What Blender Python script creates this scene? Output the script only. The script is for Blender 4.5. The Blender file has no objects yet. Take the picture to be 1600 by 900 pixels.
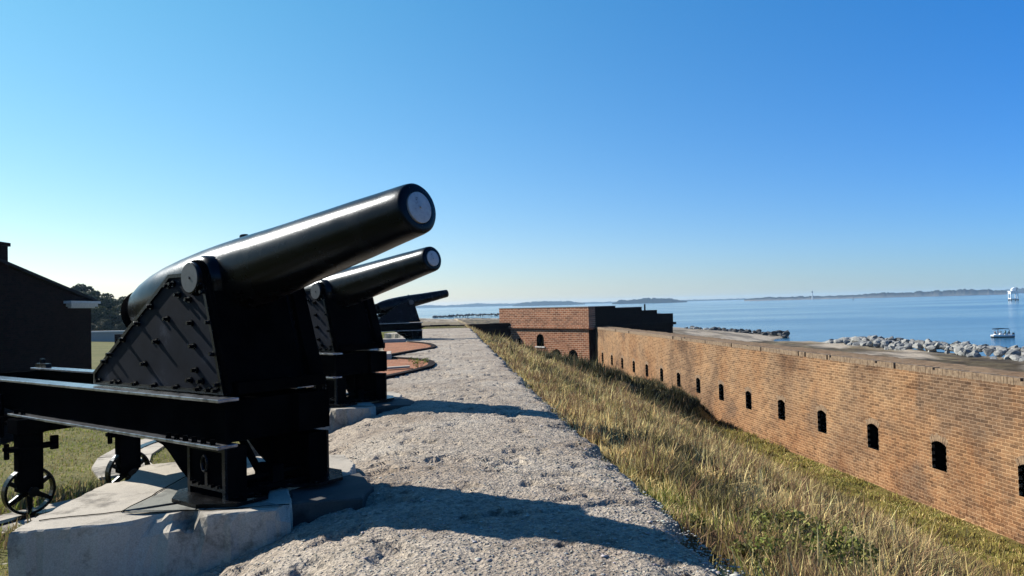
import bpy, bmesh, math, random
import numpy as np
from mathutils import Vector, Matrix
R = math.radians
random.seed(7); rng = np.random.default_rng(11)
scene = bpy.context.scene
COL = scene.collection

# ------------------------------------------------------------------ camera
EYE = 1.65
cam_d = bpy.data.cameras.new('camera'); cam = bpy.data.objects.new('camera', cam_d); COL.objects.link(cam)
cam_d.sensor_width = 36; cam_d.lens = 27; cam_d.clip_start = 0.05; cam_d.clip_end = 20000
CM = Matrix.Rotation(R(-6.2), 3, 'Z') @ Matrix.Rotation(R(90 + 1.24), 3, 'X') @ Matrix.Rotation(R(-1.45), 3, 'Z')
cam.matrix_world = Matrix.Translation((0, 0, EYE)) @ CM.to_4x4()
scene.camera = cam

# ------------------------------------------------------------------ sky, sun, exposure
SUN_AZ, SUN_EL = 303.0, 34.0            # azimuth clockwise from +Y
w = bpy.data.worlds.new('World'); scene.world = w; w.use_nodes = True
nt = w.node_tree; nt.nodes.clear()
sky = nt.nodes.new('ShaderNodeTexSky'); sky.sky_type = 'NISHITA'; sky.sun_disc = False
sky.sun_elevation = R(SUN_EL); sky.sun_rotation = R(SUN_AZ)
sky.altitude = 0; sky.air_density = 1.0; sky.dust_density = 0.1; sky.ozone_density = 3.0
bg = nt.nodes.new('ShaderNodeBackground'); bg.inputs['Strength'].default_value = 0.05
out = nt.nodes.new('ShaderNodeOutputWorld')
hs = nt.nodes.new('ShaderNodeHueSaturation'); hs.inputs['Saturation'].default_value = 1.15; nt.links.new(sky.outputs[0], hs.inputs['Color'])
def wmix(fac, a, b_, mode='MIX'):
    m = nt.nodes.new('ShaderNodeMix'); m.data_type = 'RGBA'; m.blend_type = mode
    for v, k in ((fac, 0), (a, 6), (b_, 7)):
        if isinstance(v, (int, float)): m.inputs[k].default_value = v
        elif isinstance(v, tuple): m.inputs[k].default_value = (*v, 1)
        else: nt.links.new(v, m.inputs[k])
    return m.outputs[2]
wc_ = nt.nodes.new('ShaderNodeTexCoord'); sx_ = nt.nodes.new('ShaderNodeSeparateXYZ'); nt.links.new(wc_.outputs['Generated'], sx_.inputs[0])
el_ = nt.nodes.new('ShaderNodeMapRange'); el_.inputs['From Min'].default_value = .02; el_.inputs['From Max'].default_value = .38; nt.links.new(sx_.outputs['Z'], el_.inputs[0])
dt_ = nt.nodes.new('ShaderNodeVectorMath'); dt_.operation = 'DOT_PRODUCT'; nt.links.new(wc_.outputs['Generated'], dt_.inputs[0]); dt_.inputs[1].default_value = (math.sin(R(SUN_AZ)), math.cos(R(SUN_AZ)), 0)
az_n = nt.nodes.new('ShaderNodeMapRange'); az_n.inputs['From Min'].default_value = -.12; az_n.inputs['From Max'].default_value = .87; nt.links.new(dt_.outputs['Value'], az_n.inputs[0])
away = wmix(el_.outputs[0], (.54, .84, 1.42), (.34, 1.13, 1.72)); toward = wmix(el_.outputs[0], (1.26, 1.16, 1.2), (1.18, 1.66, 1.32))
tint_ = wmix(az_n.outputs[0], away, toward)
nt.links.new(wmix(1.0, hs.outputs[0], tint_, 'MULTIPLY'), bg.inputs[0]); nt.links.new(bg.outputs[0], out.inputs[0])
sd = bpy.data.lights.new('sun', 'SUN'); sd.energy = 5.0; sd.angle = R(0.5); sd.color = (1, .95, .87)
sun = bpy.data.objects.new('sun', sd); COL.objects.link(sun)
sv = Vector((math.sin(R(SUN_AZ)) * math.cos(R(SUN_EL)), math.cos(R(SUN_AZ)) * math.cos(R(SUN_EL)), math.sin(R(SUN_EL))))
sun.rotation_euler = sv.to_track_quat('Z', 'Y').to_euler(); sun.location = (-20, 10, 30)
vs = scene.view_settings
vs.view_transform = 'Standard'; vs.look = 'None'; vs.exposure = 1.05; vs.gamma = 1; vs.use_curve_mapping = False
scene.cycles.max_bounces = 6; scene.cycles.volume_bounces = 0; scene.cycles.use_denoising = True
scene.cycles.transparent_max_bounces = 8

# ------------------------------------------------------------------ helpers
def P(px, py, z=0.0):
    """world point where the view line through a point of the photograph meets the level z"""
    d = CM @ Vector(((px - 800) / 1200, -(py - 450) / 1200, -1))
    t = (z - EYE) / d.z
    return Vector((0, 0, EYE)) + d * t
def PD(px, py, dist):
    """world point at a given depth along the camera's level forward direction"""
    d = CM @ Vector(((px - 800) / 1200, -(py - 450) / 1200, -1))
    f = Vector((math.sin(R(6.2)), math.cos(R(6.2)), 0))
    return Vector((0, 0, EYE)) + d * (dist / d.dot(f))

def hash2(ix, iy, seed):
    h = (ix.astype(np.int64) * 374761393 + iy.astype(np.int64) * 668265263 + seed * 982451653) & 0xffffffff
    h = ((h ^ (h >> 13)) * 1274126177) & 0xffffffff
    return ((h ^ (h >> 16)) & 0xffff) / 65535.0
def vnoise(x, y, seed=0):
    x = np.asarray(x, float); y = np.asarray(y, float)
    ix = np.floor(x); iy = np.floor(y); fx = x - ix; fy = y - iy
    fx = fx * fx * (3 - 2 * fx); fy = fy * fy * (3 - 2 * fy)
    a = hash2(ix, iy, seed); b = hash2(ix + 1, iy, seed); c = hash2(ix, iy + 1, seed); d = hash2(ix + 1, iy + 1, seed)
    return (a * (1 - fx) + b * fx) * (1 - fy) + (c * (1 - fx) + d * fx) * fy
def fbm(x, y, seed=0, oct=4):
    s = 0; a = .5; t = 0
    for k in range(oct):
        s = s + a * vnoise(x * 2 ** k, y * 2 ** k, seed + k * 17); t += a; a *= .5
    return s / t
def sstep(x, a, b):
    t = np.clip((x - a) / (b - a), 0, 1); return t * t * (3 - 2 * t)

def mat(name, build):
    m = bpy.data.materials.new(name); m.use_nodes = True
    n = m.node_tree; n.nodes.clear()
    o = n.nodes.new('ShaderNodeOutputMaterial'); b = n.nodes.new('ShaderNodeBsdfPrincipled')
    n.links.new(b.outputs[0], o.inputs[0]); build(n, b, o); return m
def N(n, t, **kw):
    q = n.nodes.new(t)
    for k, v in kw.items():
        if k in q.inputs: q.inputs[k].default_value = v
        else: setattr(q, k, v)
    return q
def ramp(n, src, stops):
    r = n.nodes.new('ShaderNodeValToRGB'); e = r.color_ramp.elements
    while len(e) < len(stops): e.new(.5)
    for i, (p, c) in enumerate(stops):
        e[i].position = p; e[i].color = (*c, 1) if len(c) == 3 else c
    n.links.new(src, r.inputs[0]); return r
def bump(n, b, src, strength, dist, prev=None):
    u = n.nodes.new('ShaderNodeBump'); u.inputs['Strength'].default_value = strength; u.inputs['Distance'].default_value = dist
    n.links.new(src, u.inputs['Height'])
    if prev: n.links.new(prev.outputs[0], u.inputs['Normal'])
    n.links.new(u.outputs[0], b.inputs['Normal']); return u
def mix(n, f, a, b_, mode='MIX'):
    m = n.nodes.new('ShaderNodeMix'); m.data_type = 'RGBA'; m.blend_type = mode
    if isinstance(f, (int, float)): m.inputs[0].default_value = f
    else: n.links.new(f, m.inputs[0])
    for s, i in ((a, 6), (b_, 7)):
        if isinstance(s, tuple): m.inputs[i].default_value = (*s, 1)
        else: n.links.new(s, m.inputs[i])
    return m.outputs[2]
def noise(n, scale, detail=4, rough=.6, vec=None):
    q = n.nodes.new('ShaderNodeTexNoise'); q.inputs['Scale'].default_value = scale; q.inputs['Detail'].default_value = detail
    q.inputs['Roughness'].default_value = rough
    if vec is not None: n.links.new(vec, q.inputs['Vector'])
    return q
def objco(n): return n.nodes.new('ShaderNodeTexCoord').outputs['Object']

# ---- materials
def _black(n, b, o, spec):
    c = objco(n); q = noise(n, 60, 3, .6, c); big = noise(n, 3, 4, .6, c)
    r = ramp(n, big.outputs[0], [(.3, (.0012, .0012, .0014)), (.75, (.004, .004, .0045))]); n.links.new(r.outputs[0], b.inputs['Base Color'])
    rr = ramp(n, big.outputs[0], [(.3, (.22,) * 3), (.7, (.31,) * 3)]); n.links.new(rr.outputs[0], b.inputs['Roughness'])
    b.inputs['Specular IOR Level'].default_value = spec; b.inputs['Specular Tint'].default_value = (.62, .8, 1, 1)  # blue tint puts a sky-coloured sheen into the neutral paint
    bump(n, b, q.outputs[0], .25, .004)
BLACK = mat('black_gloss_paint', lambda n, b, o: _black(n, b, o, .16)); IRON = mat('matt_black_iron', lambda n, b, o: _black(n, b, o, .0))
def _edge(n, b, o):
    q = noise(n, 12, 4, .7, objco(n)); r = ramp(n, q.outputs[0], [(.3, (.06, .06, .065)), (.6, (.30, .31, .33))]); n.links.new(r.outputs[0], b.inputs['Base Color'])
    b.inputs['Roughness'].default_value = .22; b.inputs['Metallic'].default_value = .75
EDGE = mat('glint_black_flange', _edge)  # sky glint put into the flanges by a lighter metallic colour
def _plate(n, b, o):
    c = objco(n); q = noise(n, 40, 3, .6, c); big = noise(n, 2.6, 5, .65, c)
    r = ramp(n, big.outputs[0], [(.35, (.003, .0045, .008)), (.60, (.007, .0095, .016)), (.74, (.03, .035, .048))]); n.links.new(r.outputs[0], b.inputs['Base Color'])
    b.inputs['Roughness'].default_value = .6; b.inputs['Specular IOR Level'].default_value = .04
    bump(n, b, q.outputs[0], .15, .003)
PLATE = mat('weathered_black_plate', _plate)
def _white(n, b, o):
    c = objco(n); q = noise(n, 14, 6, .75, c)
    r = ramp(n, q.outputs[0], [(.34, (.05, .05, .05)), (.40, (.27, .27, .275)), (.55, (.36, .36, .355)), (.8, (.42, .42, .40))]); n.links.new(r.outputs[0], b.inputs['Base Color'])
    b.inputs['Roughness'].default_value = .5; bump(n, b, q.outputs[0], .2, .005)
PLUG = mat('flaking_white_paint', _white)
def _trun(n, b, o):
    c = objco(n); q = noise(n, 20, 4, .7, c)
    r = ramp(n, q.outputs[0], [(.35, (.016, .018, .023)), (.7, (.036, .038, .045))]); n.links.new(r.outputs[0], b.inputs['Base Color'])
    b.inputs['Roughness'].default_value = .4
WORN = mat('worn_steel_face', _trun)

def _concrete(col1, col2, sc=1.0, rust=True):
    def f(n, b, o):
        c = objco(n); big = noise(n, 1.6 * sc, 6, .65, c); fine = noise(n, 90 * sc, 3, .7, c); mid = noise(n, 11 * sc, 5, .7, c)
        r = ramp(n, big.outputs[0], [(.3, col2), (.62, col1)])
        r2 = ramp(n, fine.outputs[0], [(.35, (.62,) * 3), (.6, (1.05,) * 3)])
        a = mix(n, .7, r.outputs[0], r2.outputs[0], 'MULTIPLY')
        s = ramp(n, mid.outputs[0], [(.27, (.35, .34, .32)), (.42, (1, 1, 1))])
        a = mix(n, .6, a, s.outputs[0], 'MULTIPLY')
        ms = noise(n, 1.15, 6, .72, c); mr = ramp(n, ms.outputs[0], [(.34, (.13, .125, .12)), (.40, (.55, .54, .52)), (.46, (1, 1, 1))]); a = mix(n, .9, a, mr.outputs[0], 'MULTIPLY')
        n.links.new(a, b.inputs['Base Color']); b.inputs['Roughness'].default_value = .9
        u = bump(n, b, fine.outputs[0], .35, .006); bump(n, b, mid.outputs[0], .4, .015, u)
    return f
CONC = mat('weathered_concrete', _concrete((.39, .345, .275), (.28, .25, .205)))
STAIN_SHADE = mat('shaded_stained_stone', _concrete((.05, .047, .042), (.02, .02, .02)))  # near-black colour holds the shade at the slab's end as well as staining
FLAG = mat('grey_flagstone', _concrete((.17, .17, .14), (.12, .125, .11)))
def _path(n, b, o):
    c = objco(n)
    big = noise(n, .7, 5, .6, c); mid = noise(n, 7, 6, .7, c)
    v = n.nodes.new('ShaderNodeTexVoronoi'); v.inputs['Scale'].default_value = 34; n.links.new(c, v.inputs['Vector'])
    v2 = n.nodes.new('ShaderNodeTexVoronoi'); v2.inputs['Scale'].default_value = 85; n.links.new(c, v2.inputs['Vector'])
    fine = noise(n, 60, 4, .75, c)
    r = ramp(n, big.outputs[0], [(.3, (.19, .145, .10)), (.42, (.265, .218, .168)), (.55, (.315, .268, .210)), (.7, (.345, .305, .25))])
    peb = ramp(n, v.outputs['Color'], [(.0, (.38, .35, .32)), (.5, (.95, .93, .9)), (.85, (1.2, 1.17, 1.13)), (1, (1.9, 1.88, 1.82))])
    a = mix(n, .75, r.outputs[0], peb.outputs[0], 'MULTIPLY')
    dk = ramp(n, mid.outputs[0], [(.33, (.32, .31, .30)), (.47, (1, 1, 1))])
    a = mix(n, .85, a, dk.outputs[0], 'MULTIPLY')
    f2 = ramp(n, fine.outputs[0], [(.35, (.5,) * 3), (.6, (1.1,) * 3)])
    a = mix(n, .6, a, f2.outputs[0], 'MULTIPLY')
    n.links.new(a, b.inputs['Base Color']); b.inputs['Roughness'].default_value = .95
    u = bump(n, b, mid.outputs[0], .9, .035); u = bump(n, b, v.outputs['Distance'], .8, .016, u); u = bump(n, b, v2.outputs['Distance'], .6, .006, u)
    bump(n, b, fine.outputs[0], .6, .006, u)
PATH = mat('shell_aggregate_path', _path)

def brick_mat(name, cols, mortar, axis='Y', bscale=1.0, patch=.35, aged=False, wobble=.06):
    def f(n, b, o):
        c = objco(n)
        sep = n.nodes.new('ShaderNodeSeparateXYZ'); n.links.new(c, sep.inputs[0])
        wob = noise(n, 2.2, 3, .6, c)
        cmb = n.nodes.new('ShaderNodeCombineXYZ')
        n.links.new(sep.outputs[0 if axis == 'X' else 1], cmb.inputs[0])
        ma = N(n, 'ShaderNodeMath', operation='MULTIPLY_ADD'); n.links.new(wob.outputs[0], ma.inputs[0]); ma.inputs[1].default_value = wobble
        n.links.new(sep.outputs[1 if axis == 'TOP' else 2], ma.inputs[2]); n.links.new(ma.outputs[0], cmb.inputs[1])
        if axis == 'TOP': n.links.new(sep.outputs[0], cmb.inputs[0])
        br = n.nodes.new('ShaderNodeTexBrick'); n.links.new(cmb.outputs[0], br.inputs['Vector'])
        br.inputs['Scale'].default_value = 1; br.inputs['Brick Width'].default_value = .235 * bscale; br.inputs['Row Height'].default_value = .078 * bscale
        br.inputs['Mortar Size'].default_value = .011 * bscale; br.inputs['Mortar Smooth'].default_value = .35; br.inputs['Bias'].default_value = -.1
        br.inputs['Color1'].default_value = (*cols[0], 1); br.inputs['Color2'].default_value = (*cols[1], 1); br.inputs['Mortar'].default_value = (*mortar, 1)
        br.offset_frequency = 2
        b3 = n.nodes.new('ShaderNodeTexBrick'); n.links.new(cmb.outputs[0], b3.inputs['Vector'])
        for k_ in ('Brick Width', 'Row Height'): b3.inputs[k_].default_value = br.inputs[k_].default_value
        b3.inputs['Scale'].default_value = 1; b3.inputs['Mortar Size'].default_value = 0; b3.inputs['Bias'].default_value = -.45
        b3.inputs['Color1'].default_value = (1.08, 1.05, 1.0, 1); b3.inputs['Color2'].default_value = (.45, .42, .42, 1)
        big = noise(n, .45, 6, .65, c); mid = noise(n, 5, 6, .75, c); fine = noise(n, 40, 3, .7, c)
        pt = ramp(n, big.outputs[0], [(.3, (.78, .66, .58)), (.5, (1, 1, 1)), (.72, (1.1, 1.12, 1.12))])
        a = mix(n, .75, br.outputs[0], b3.outputs[0], 'MULTIPLY'); a = mix(n, min(1, patch * 2), a, pt.outputs[0], 'MULTIPLY')
        if aged:
            b2 = noise(n, .22, 4, .6, c); hue = ramp(n, b2.outputs[0], [(.35, (.52, .50, .52)), (.44, (.95, .94, .93)), (.52, (1.18, 1.12, 1.02)), (.58, (1.08, .97, .86)), (.65, (.66, .66, .70))]); a = mix(n, .9, a, hue.outputs[0], 'MULTIPLY')
            st = N(n, 'ShaderNodeMapping'); st.inputs['Scale'].default_value = (1, 2.5, 9); n.links.new(c, st.inputs[0]); sn = noise(n, 1.1, 4, .7, st.outputs[0])
            sr = ramp(n, sn.outputs[0], [(.33, (.5, .46, .44)), (.45, (1, 1, 1)), (.62, (1, 1, 1)), (.7, (1.35, 1.35, 1.3))]); a = mix(n, .8, a, sr.outputs[0], 'MULTIPLY')
            lo = N(n, 'ShaderNodeMapRange'); lo.inputs['From Min'].default_value = -4.9; lo.inputs['From Max'].default_value = -2.6; n.links.new(sep.outputs[2], lo.inputs[0])
            er = noise(n, 9, 4, .8, c); ml = N(n, 'ShaderNodeMath', operation='MULTIPLY_ADD'); n.links.new(lo.outputs[0], ml.inputs[0]); ml.inputs[1].default_value = .16; n.links.new(er.outputs[0], ml.inputs[2])
            ec = ramp(n, ml.outputs[0], [(.40, (.30, .2, .16)), (.50, (1.08, .95, .88)), (.62, (1, 1, 1))]); a = mix(n, .85, a, ec.outputs[0], 'MULTIPLY')
        dk = ramp(n, mid.outputs[0], [(.28, (.25, .2, .18)), (.43, (1, 1, 1)), (.75, (1.15, 1.12, 1.08))])
        a = mix(n, .8, a, dk.outputs[0], 'MULTIPLY')
        ff = ramp(n, fine.outputs[0], [(.3, (.75,) * 3), (.65, (1.08,) * 3)]); a = mix(n, .7, a, ff.outputs[0], 'MULTIPLY')
        n.links.new(a, b.inputs['Base Color']); b.inputs['Roughness'].default_value = .95; b.inputs['Specular IOR Level'].default_value = .1
        inv = N(n, 'ShaderNodeMath', operation='SUBTRACT'); inv.inputs[0].default_value = 1; n.links.new(br.outputs['Fac'], inv.inputs[1])
        bul = noise(n, .9, 2, .5, c); u0 = bump(n, b, bul.outputs[0], .5, .12 if aged else .03)
        u = bump(n, b, inv.outputs[0], .7, .012, u0); bump(n, b, mid.outputs[0], .7, .03, u)
    return mat(name, f)
BR_WALL = brick_mat('tan_brick', ((.180, .113, .066), (.128, .081, .049)), (.30, .212, .135), 'Y', 1.27, .45, True)
def _cope(n, b, o):
    c = objco(n); q = noise(n, 7, 3, .7, c); q2 = noise(n, 30, 3, .7, c); r = ramp(n, q.outputs[0], [(.3, (.07, .042, .025)), (.5, (.155, .105, .062)), (.7, (.22, .16, .10))]); n.links.new(r.outputs[0], b.inputs['Base Color'])
    b.inputs['Roughness'].default_value = .95; bump(n, b, q2.outputs[0], .5, .02)
JAMB = mat('plain_tan_brick', lambda n, b, o: (_cope(n, b, o), [setattr(e, 'color', (e.color[0] * 1.15, e.color[1] * 1.1, e.color[2] * 1.05, 1)) for nd in n.nodes if nd.type == 'VALTORGB' for e in nd.color_ramp.elements]))
COPE = mat('worn_coping_brick', _cope)
BR_WALLTOP = brick_mat('brick_top', ((.19, .13, .08), (.14, .095, .06)), (.16, .12, .08), 'TOP')
BR_RED = brick_mat('red_brick', ((.24, .10, .055), (.155, .064, .038)), (.42, .31, .22), 'X', 2.3, wobble=.02)
BR_REDTOP = brick_mat('red_paving_brick', ((.30, .125, .07), (.22, .09, .052)), (.26, .17, .11), 'TOP')
BR_SHADE = brick_mat('shaded_red_brick', ((.016, .006, .0045), (.010, .004, .0035)), (.012, .008, .007))  # near-black red brick: shade put into the colour of unlit faces
def _simple(col, rough=.7, spec=.5):
    def f(n, b, o):
        q = noise(n, 9, 4, .6, objco(n)); r = ramp(n, q.outputs[0], [(.3, tuple(v * .8 for v in col)), (.7, col)])
        n.links.new(r.outputs[0], b.inputs['Base Color']); b.inputs['Roughness'].default_value = rough; b.inputs['Specular IOR Level'].default_value = spec
    return f
DARK = mat('dark_interior', _simple((.004, .0035, .003), .95, .0))  # near-black; inside the openings the colour stands in for shade
STONE = mat('pale_cornice_stone', _simple((.55, .53, .5), .8))
ROOF = mat('dark_roof_slate', _simple((.02, .018, .018), .8, .1))
STUCCO = mat('grey_stucco', _simple((.24, .24, .24), .85))
HULL = mat('white_gelcoat', _simple((.8, .8, .8), .25)); HULLB = mat('black_hull_bottom', _simple((.012, .012, .014), .5))
CANVAS = mat('navy_canvas', _simple((.004, .009, .025), .9, .1)); TUBE = mat('polished_tube', _simple((.7, .7, .72), .3))
SKIN = mat('skin', _simple((.45, .28, .2), .6)); HAIR = mat('hair_dark', _simple((.03, .02, .015), .7))
SHIRT_R = mat('maroon_shirt', _simple((.20, .05, .05), .9)); SHIRT_D = mat('dark_shirt', _simple((.02, .02, .03), .9))
SHIRT_G = mat('green_shirt', _simple((.10, .22, .10), .9)); TROUS = mat('dark_trousers', _simple((.03, .035, .05), .9))
WHITEP = mat('white_tower_paint', _simple((.8, .82, .82), .5)); PILE = mat('dark_pile', _simple((.03, .035, .04), .8))
BARK = mat('bark', _simple((.12, .09, .065), .95))
def _attr(rough=.9, trans=.0, amp=.25, sc=3.0, bmp=0.0, bsc=30):
    def f(n, b, o):
        at = N(n, 'ShaderNodeAttribute', attribute_name='tint')
        q = noise(n, sc, 5, .7, objco(n)); r = ramp(n, q.outputs[0], [(.3, (1 - amp,) * 3), (.7, (1 + amp * .5,) * 3)])
        a = mix(n, 1.0, at.outputs[0], r.outputs[0], 'MULTIPLY')
        n.links.new(a, b.inputs['Base Color']); b.inputs['Roughness'].default_value = rough; b.inputs['Specular IOR Level'].default_value = .15
        if bmp:
            q2 = noise(n, bsc, 5, .7, objco(n)); bump(n, b, q2.outputs[0], bmp, .08)
        if trans:
            t = n.nodes.new('ShaderNodeBsdfTranslucent'); n.links.new(a, t.inputs[0])
            ms = n.nodes.new('ShaderNodeMixShader'); ms.inputs[0].default_value = trans
            n.links.new(b.outputs[0], ms.inputs[1]); n.links.new(t.outputs[0], ms.inputs[2]); n.links.new(ms.outputs[0], o.inputs[0])
    return f
BLADE = mat('grass_blades', _attr(.8, .28, .15, 1.5))
LEAF = mat('tree_leaves', _attr(.7, .15, .3, .5))
GROUND = mat('earth_and_turf', _attr(1.0, 0, .45, 2.0, .8, 9))
WOOD = mat('far_woodland', _attr(1.0, 0, .5, .02))
def _rock(c1, c2):
    def f(n, b, o):
        c = objco(n); q = noise(n, 1.6, 6, .7, c); q2 = noise(n, 8, 5, .7, c)
        oi = n.nodes.new('ShaderNodeObjectInfo')
        r = ramp(n, q.outputs[0], [(.32, c2), (.6, c1)])
        rr = ramp(n, oi.outputs['Random'], [(0, (.6, .62, .65)), (.5, (.95, .95, .95)), (1, (1.15, 1.13, 1.08))])
        a = mix(n, 1.0, r.outputs[0], rr.outputs[0], 'MULTIPLY'); n.links.new(a, b.inputs['Base Color']); b.inputs['Roughness'].default_value = .9
        bump(n, b, q2.outputs[0], .8, .1)
    return f
ROCK = mat('pale_granite', _rock((.25, .25, .235), (.10, .10, .10))); ROCKD = mat('wet_dark_rock', _rock((.045, .045, .045), (.018, .018, .02)))
def _water(n, b, o):
    c = objco(n)
    mp = N(n, 'ShaderNodeMapping'); mp.inputs['Scale'].default_value = (.35, .9, 1); mp.inputs['Rotation'].default_value = (0, 0, R(20)); n.links.new(c, mp.inputs[0])
    q = noise(n, .9, 5, .6, mp.outputs[0]); q2 = noise(n, .012, 4, .6, mp.outputs[0])
    r = ramp(n, q2.outputs[0], [(.35, (.012, .05, .095)), (.65, (.03, .10, .16))]); n.links.new(r.outputs[0], b.inputs['Base Color'])
    rr = ramp(n, q2.outputs[0], [(.35, (.16,) * 3), (.65, (.07,) * 3)]); n.links.new(rr.outputs[0], b.inputs['Roughness'])
    b.inputs['IOR'].default_value = 1.33
    bump(n, b, q.outputs[0], .5, .22)
WATER = mat('calm_sea_water', _water)

# ---- mesh building
class MB:
    def __init__(s): s.v = []; s.f = []; s.m = []
    def add(s, vs_, fs_, mi=0):
        o = len(s.v); s.v += [tuple(p) for p in vs_]; s.f += [tuple(i + o for i in f) for f in fs_]; s.m += [mi] * len(fs_); return s
    def box(s, a, b, mi=0, M=None):
        x0, y0, z0 = a; x1, y1, z1 = b
        vv = [Vector(p) for p in ((x0,y0,z0),(x1,y0,z0),(x1,y1,z0),(x0,y1,z0),(x0,y0,z1),(x1,y0,z1),(x1,y1,z1),(x0,y1,z1))]
        if M: vv = [M @ p for p in vv]
        return s.add(vv, [(0,3,2,1),(4,5,6,7),(0,1,5,4),(1,2,6,5),(2,3,7,6),(3,0,4,7)], mi)
    def prism(s, pts, y0, y1, mi=0, plane='XZ'):
        """polygon in the XZ (or XY) plane pushed from y0 to y1"""
        n = len(pts)
        if plane == 'XZ': A = [(p[0], y0, p[1]) for p in pts]; B = [(p[0], y1, p[1]) for p in pts]
        elif plane == 'YZ': A = [(y0, p[0], p[1]) for p in pts]; B = [(y1, p[0], p[1]) for p in pts]
        else: A = [(p[0], p[1], y0) for p in pts]; B = [(p[0], p[1], y1) for p in pts]
        return s.add(A + B, [tuple(range(n)), tuple(range(2 * n - 1, n - 1, -1))] + [(i, i + n, (i + 1) % n + n, (i + 1) % n) for i in range(n)], mi)
    def tube(s, a, b, r0, r1=None, seg=12, mi=0, caps=True):
        a = Vector(a); b = Vector(b); r1 = r0 if r1 is None else r1; d = (b - a).normalized()
        u = d.orthogonal().normalized(); v = d.cross(u); vv = []
        for p, r in ((a, r0), (b, r1)):
            for k in range(seg):
                t = 2 * math.pi * k / seg; vv.append(p + (u * math.cos(t) + v * math.sin(t)) * r)
        fs = [(k, (k + 1) % seg, (k + 1) % seg + seg, k + seg) for k in range(seg)]
        if caps: fs += [tuple(range(seg - 1, -1, -1)), tuple(range(seg, 2 * seg))]
        return s.add(vv, fs, mi)
    def lathe(s, prof, M, seg=48, mi=0):
        """prof: (distance along axis, radius); M maps +X axis into place"""
        vv = []; n = len(prof)
        for x, r in prof:
            for k in range(seg):
                t = 2 * math.pi * k / seg; vv.append(M @ Vector((x, r * math.cos(t), r * math.sin(t))))
        fs = [(i * seg + k, i * seg + (k + 1) % seg, (i + 1) * seg + (k + 1) % seg, (i + 1) * seg + k) for i in range(n - 1) for k in range(seg)]
        fs += [tuple(range(seg - 1, -1, -1)), tuple(range((n - 1) * seg, n * seg))]
        return s.add(vv, fs, mi)
    def build(s, name, mats, parent=None, smooth=False, bevel=0):
        me = bpy.data.meshes.new(name); me.from_pydata(s.v, [], s.f)
        mats = mats if isinstance(mats, (list, tuple)) else [mats]
        for m in mats: me.materials.append(m)
        me.polygons.foreach_set('material_index', s.m)
        bm = bmesh.new(); bm.from_mesh(me); bmesh.ops.recalc_face_normals(bm, faces=bm.faces[:]); bm.to_mesh(me); bm.free()
        if smooth: me.polygons.foreach_set('use_smooth', [True] * len(me.polygons))
        o = bpy.data.objects.new(name, me); COL.objects.link(o)
        if parent: o.parent = parent
        if bevel:
            bv = o.modifiers.new('bevel', 'BEVEL'); bv.width = bevel; bv.segments = 2; bv.limit_method = 'ANGLE'; bv.angle_limit = R(35)
        return o
def smooth_angle(o, ang=35):
    me = o.data; bm = bmesh.new(); bm.from_mesh(me)
    for f in bm.faces: f.smooth = True
    for e in bm.edges: e.smooth = (len(e.link_faces) != 2) or e.calc_face_angle(0) < R(ang)
    bm.to_mesh(me); bm.free(); return o
def tag(o, label=None, cat=None, group=None, kind=None):
    if label: o['label'] = label
    if cat: o['category'] = cat
    if group: o['group'] = group
    if kind: o['kind'] = kind
    return o
def empty(name, loc, rz=0):
    o = bpy.data.objects.new(name, None); COL.objects.link(o); o.location = loc; o.rotation_euler = (0, 0, rz); o.empty_display_size = .2; return o
def copy_tree(o, parent=None):
    c = o.copy(); COL.objects.link(c)
    if parent: c.parent = parent
    for ch in list(o.children): copy_tree(ch, c)
    return c
TSC = .60
def np_mesh(name, V, faces_flat, counts, material, tint=None, smooth=False, parent=None):
    me = bpy.data.meshes.new(name); V = np.asarray(V, np.float32)
    me.vertices.add(len(V)); me.vertices.foreach_set('co', V.ravel())
    me.loops.add(len(faces_flat)); me.loops.foreach_set('vertex_index', np.asarray(faces_flat, np.int32))
    me.polygons.add(len(counts)); st = np.concatenate([[0], np.cumsum(counts)[:-1]]).astype(np.int32)
    me.polygons.foreach_set('loop_start', st)
    me.polygons.foreach_set('loop_total', np.asarray(counts, np.int32))
    if smooth: me.polygons.foreach_set('use_smooth', np.ones(len(counts), bool))
    me.update(calc_edges=True); me.materials.append(material)
    if tint is not None:
        a = me.attributes.new('tint', 'FLOAT_COLOR', 'POINT'); T = np.ones((len(V), 4), np.float32); T[:, :3] = np.asarray(tint) * TSC; a.data.foreach_set('color', T.ravel())
    o = bpy.data.objects.new(name, me); COL.objects.link(o)
    if parent: o.parent = parent
    return o
def grid_mesh(name, X, Y, Z, material, tint=None, smooth=True):
    ny, nx = X.shape; V = np.stack([X, Y, Z], -1).reshape(-1, 3)
    i = np.arange(ny * nx).reshape(ny, nx)
    F = np.stack([i[:-1, :-1], i[:-1, 1:], i[1:, 1:], i[1:, :-1]], -1).reshape(-1, 4)
    return np_mesh(name, V, F.ravel(), np.full(len(F), 4), material, None if tint is None else tint.reshape(-1, 3), smooth)

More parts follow.
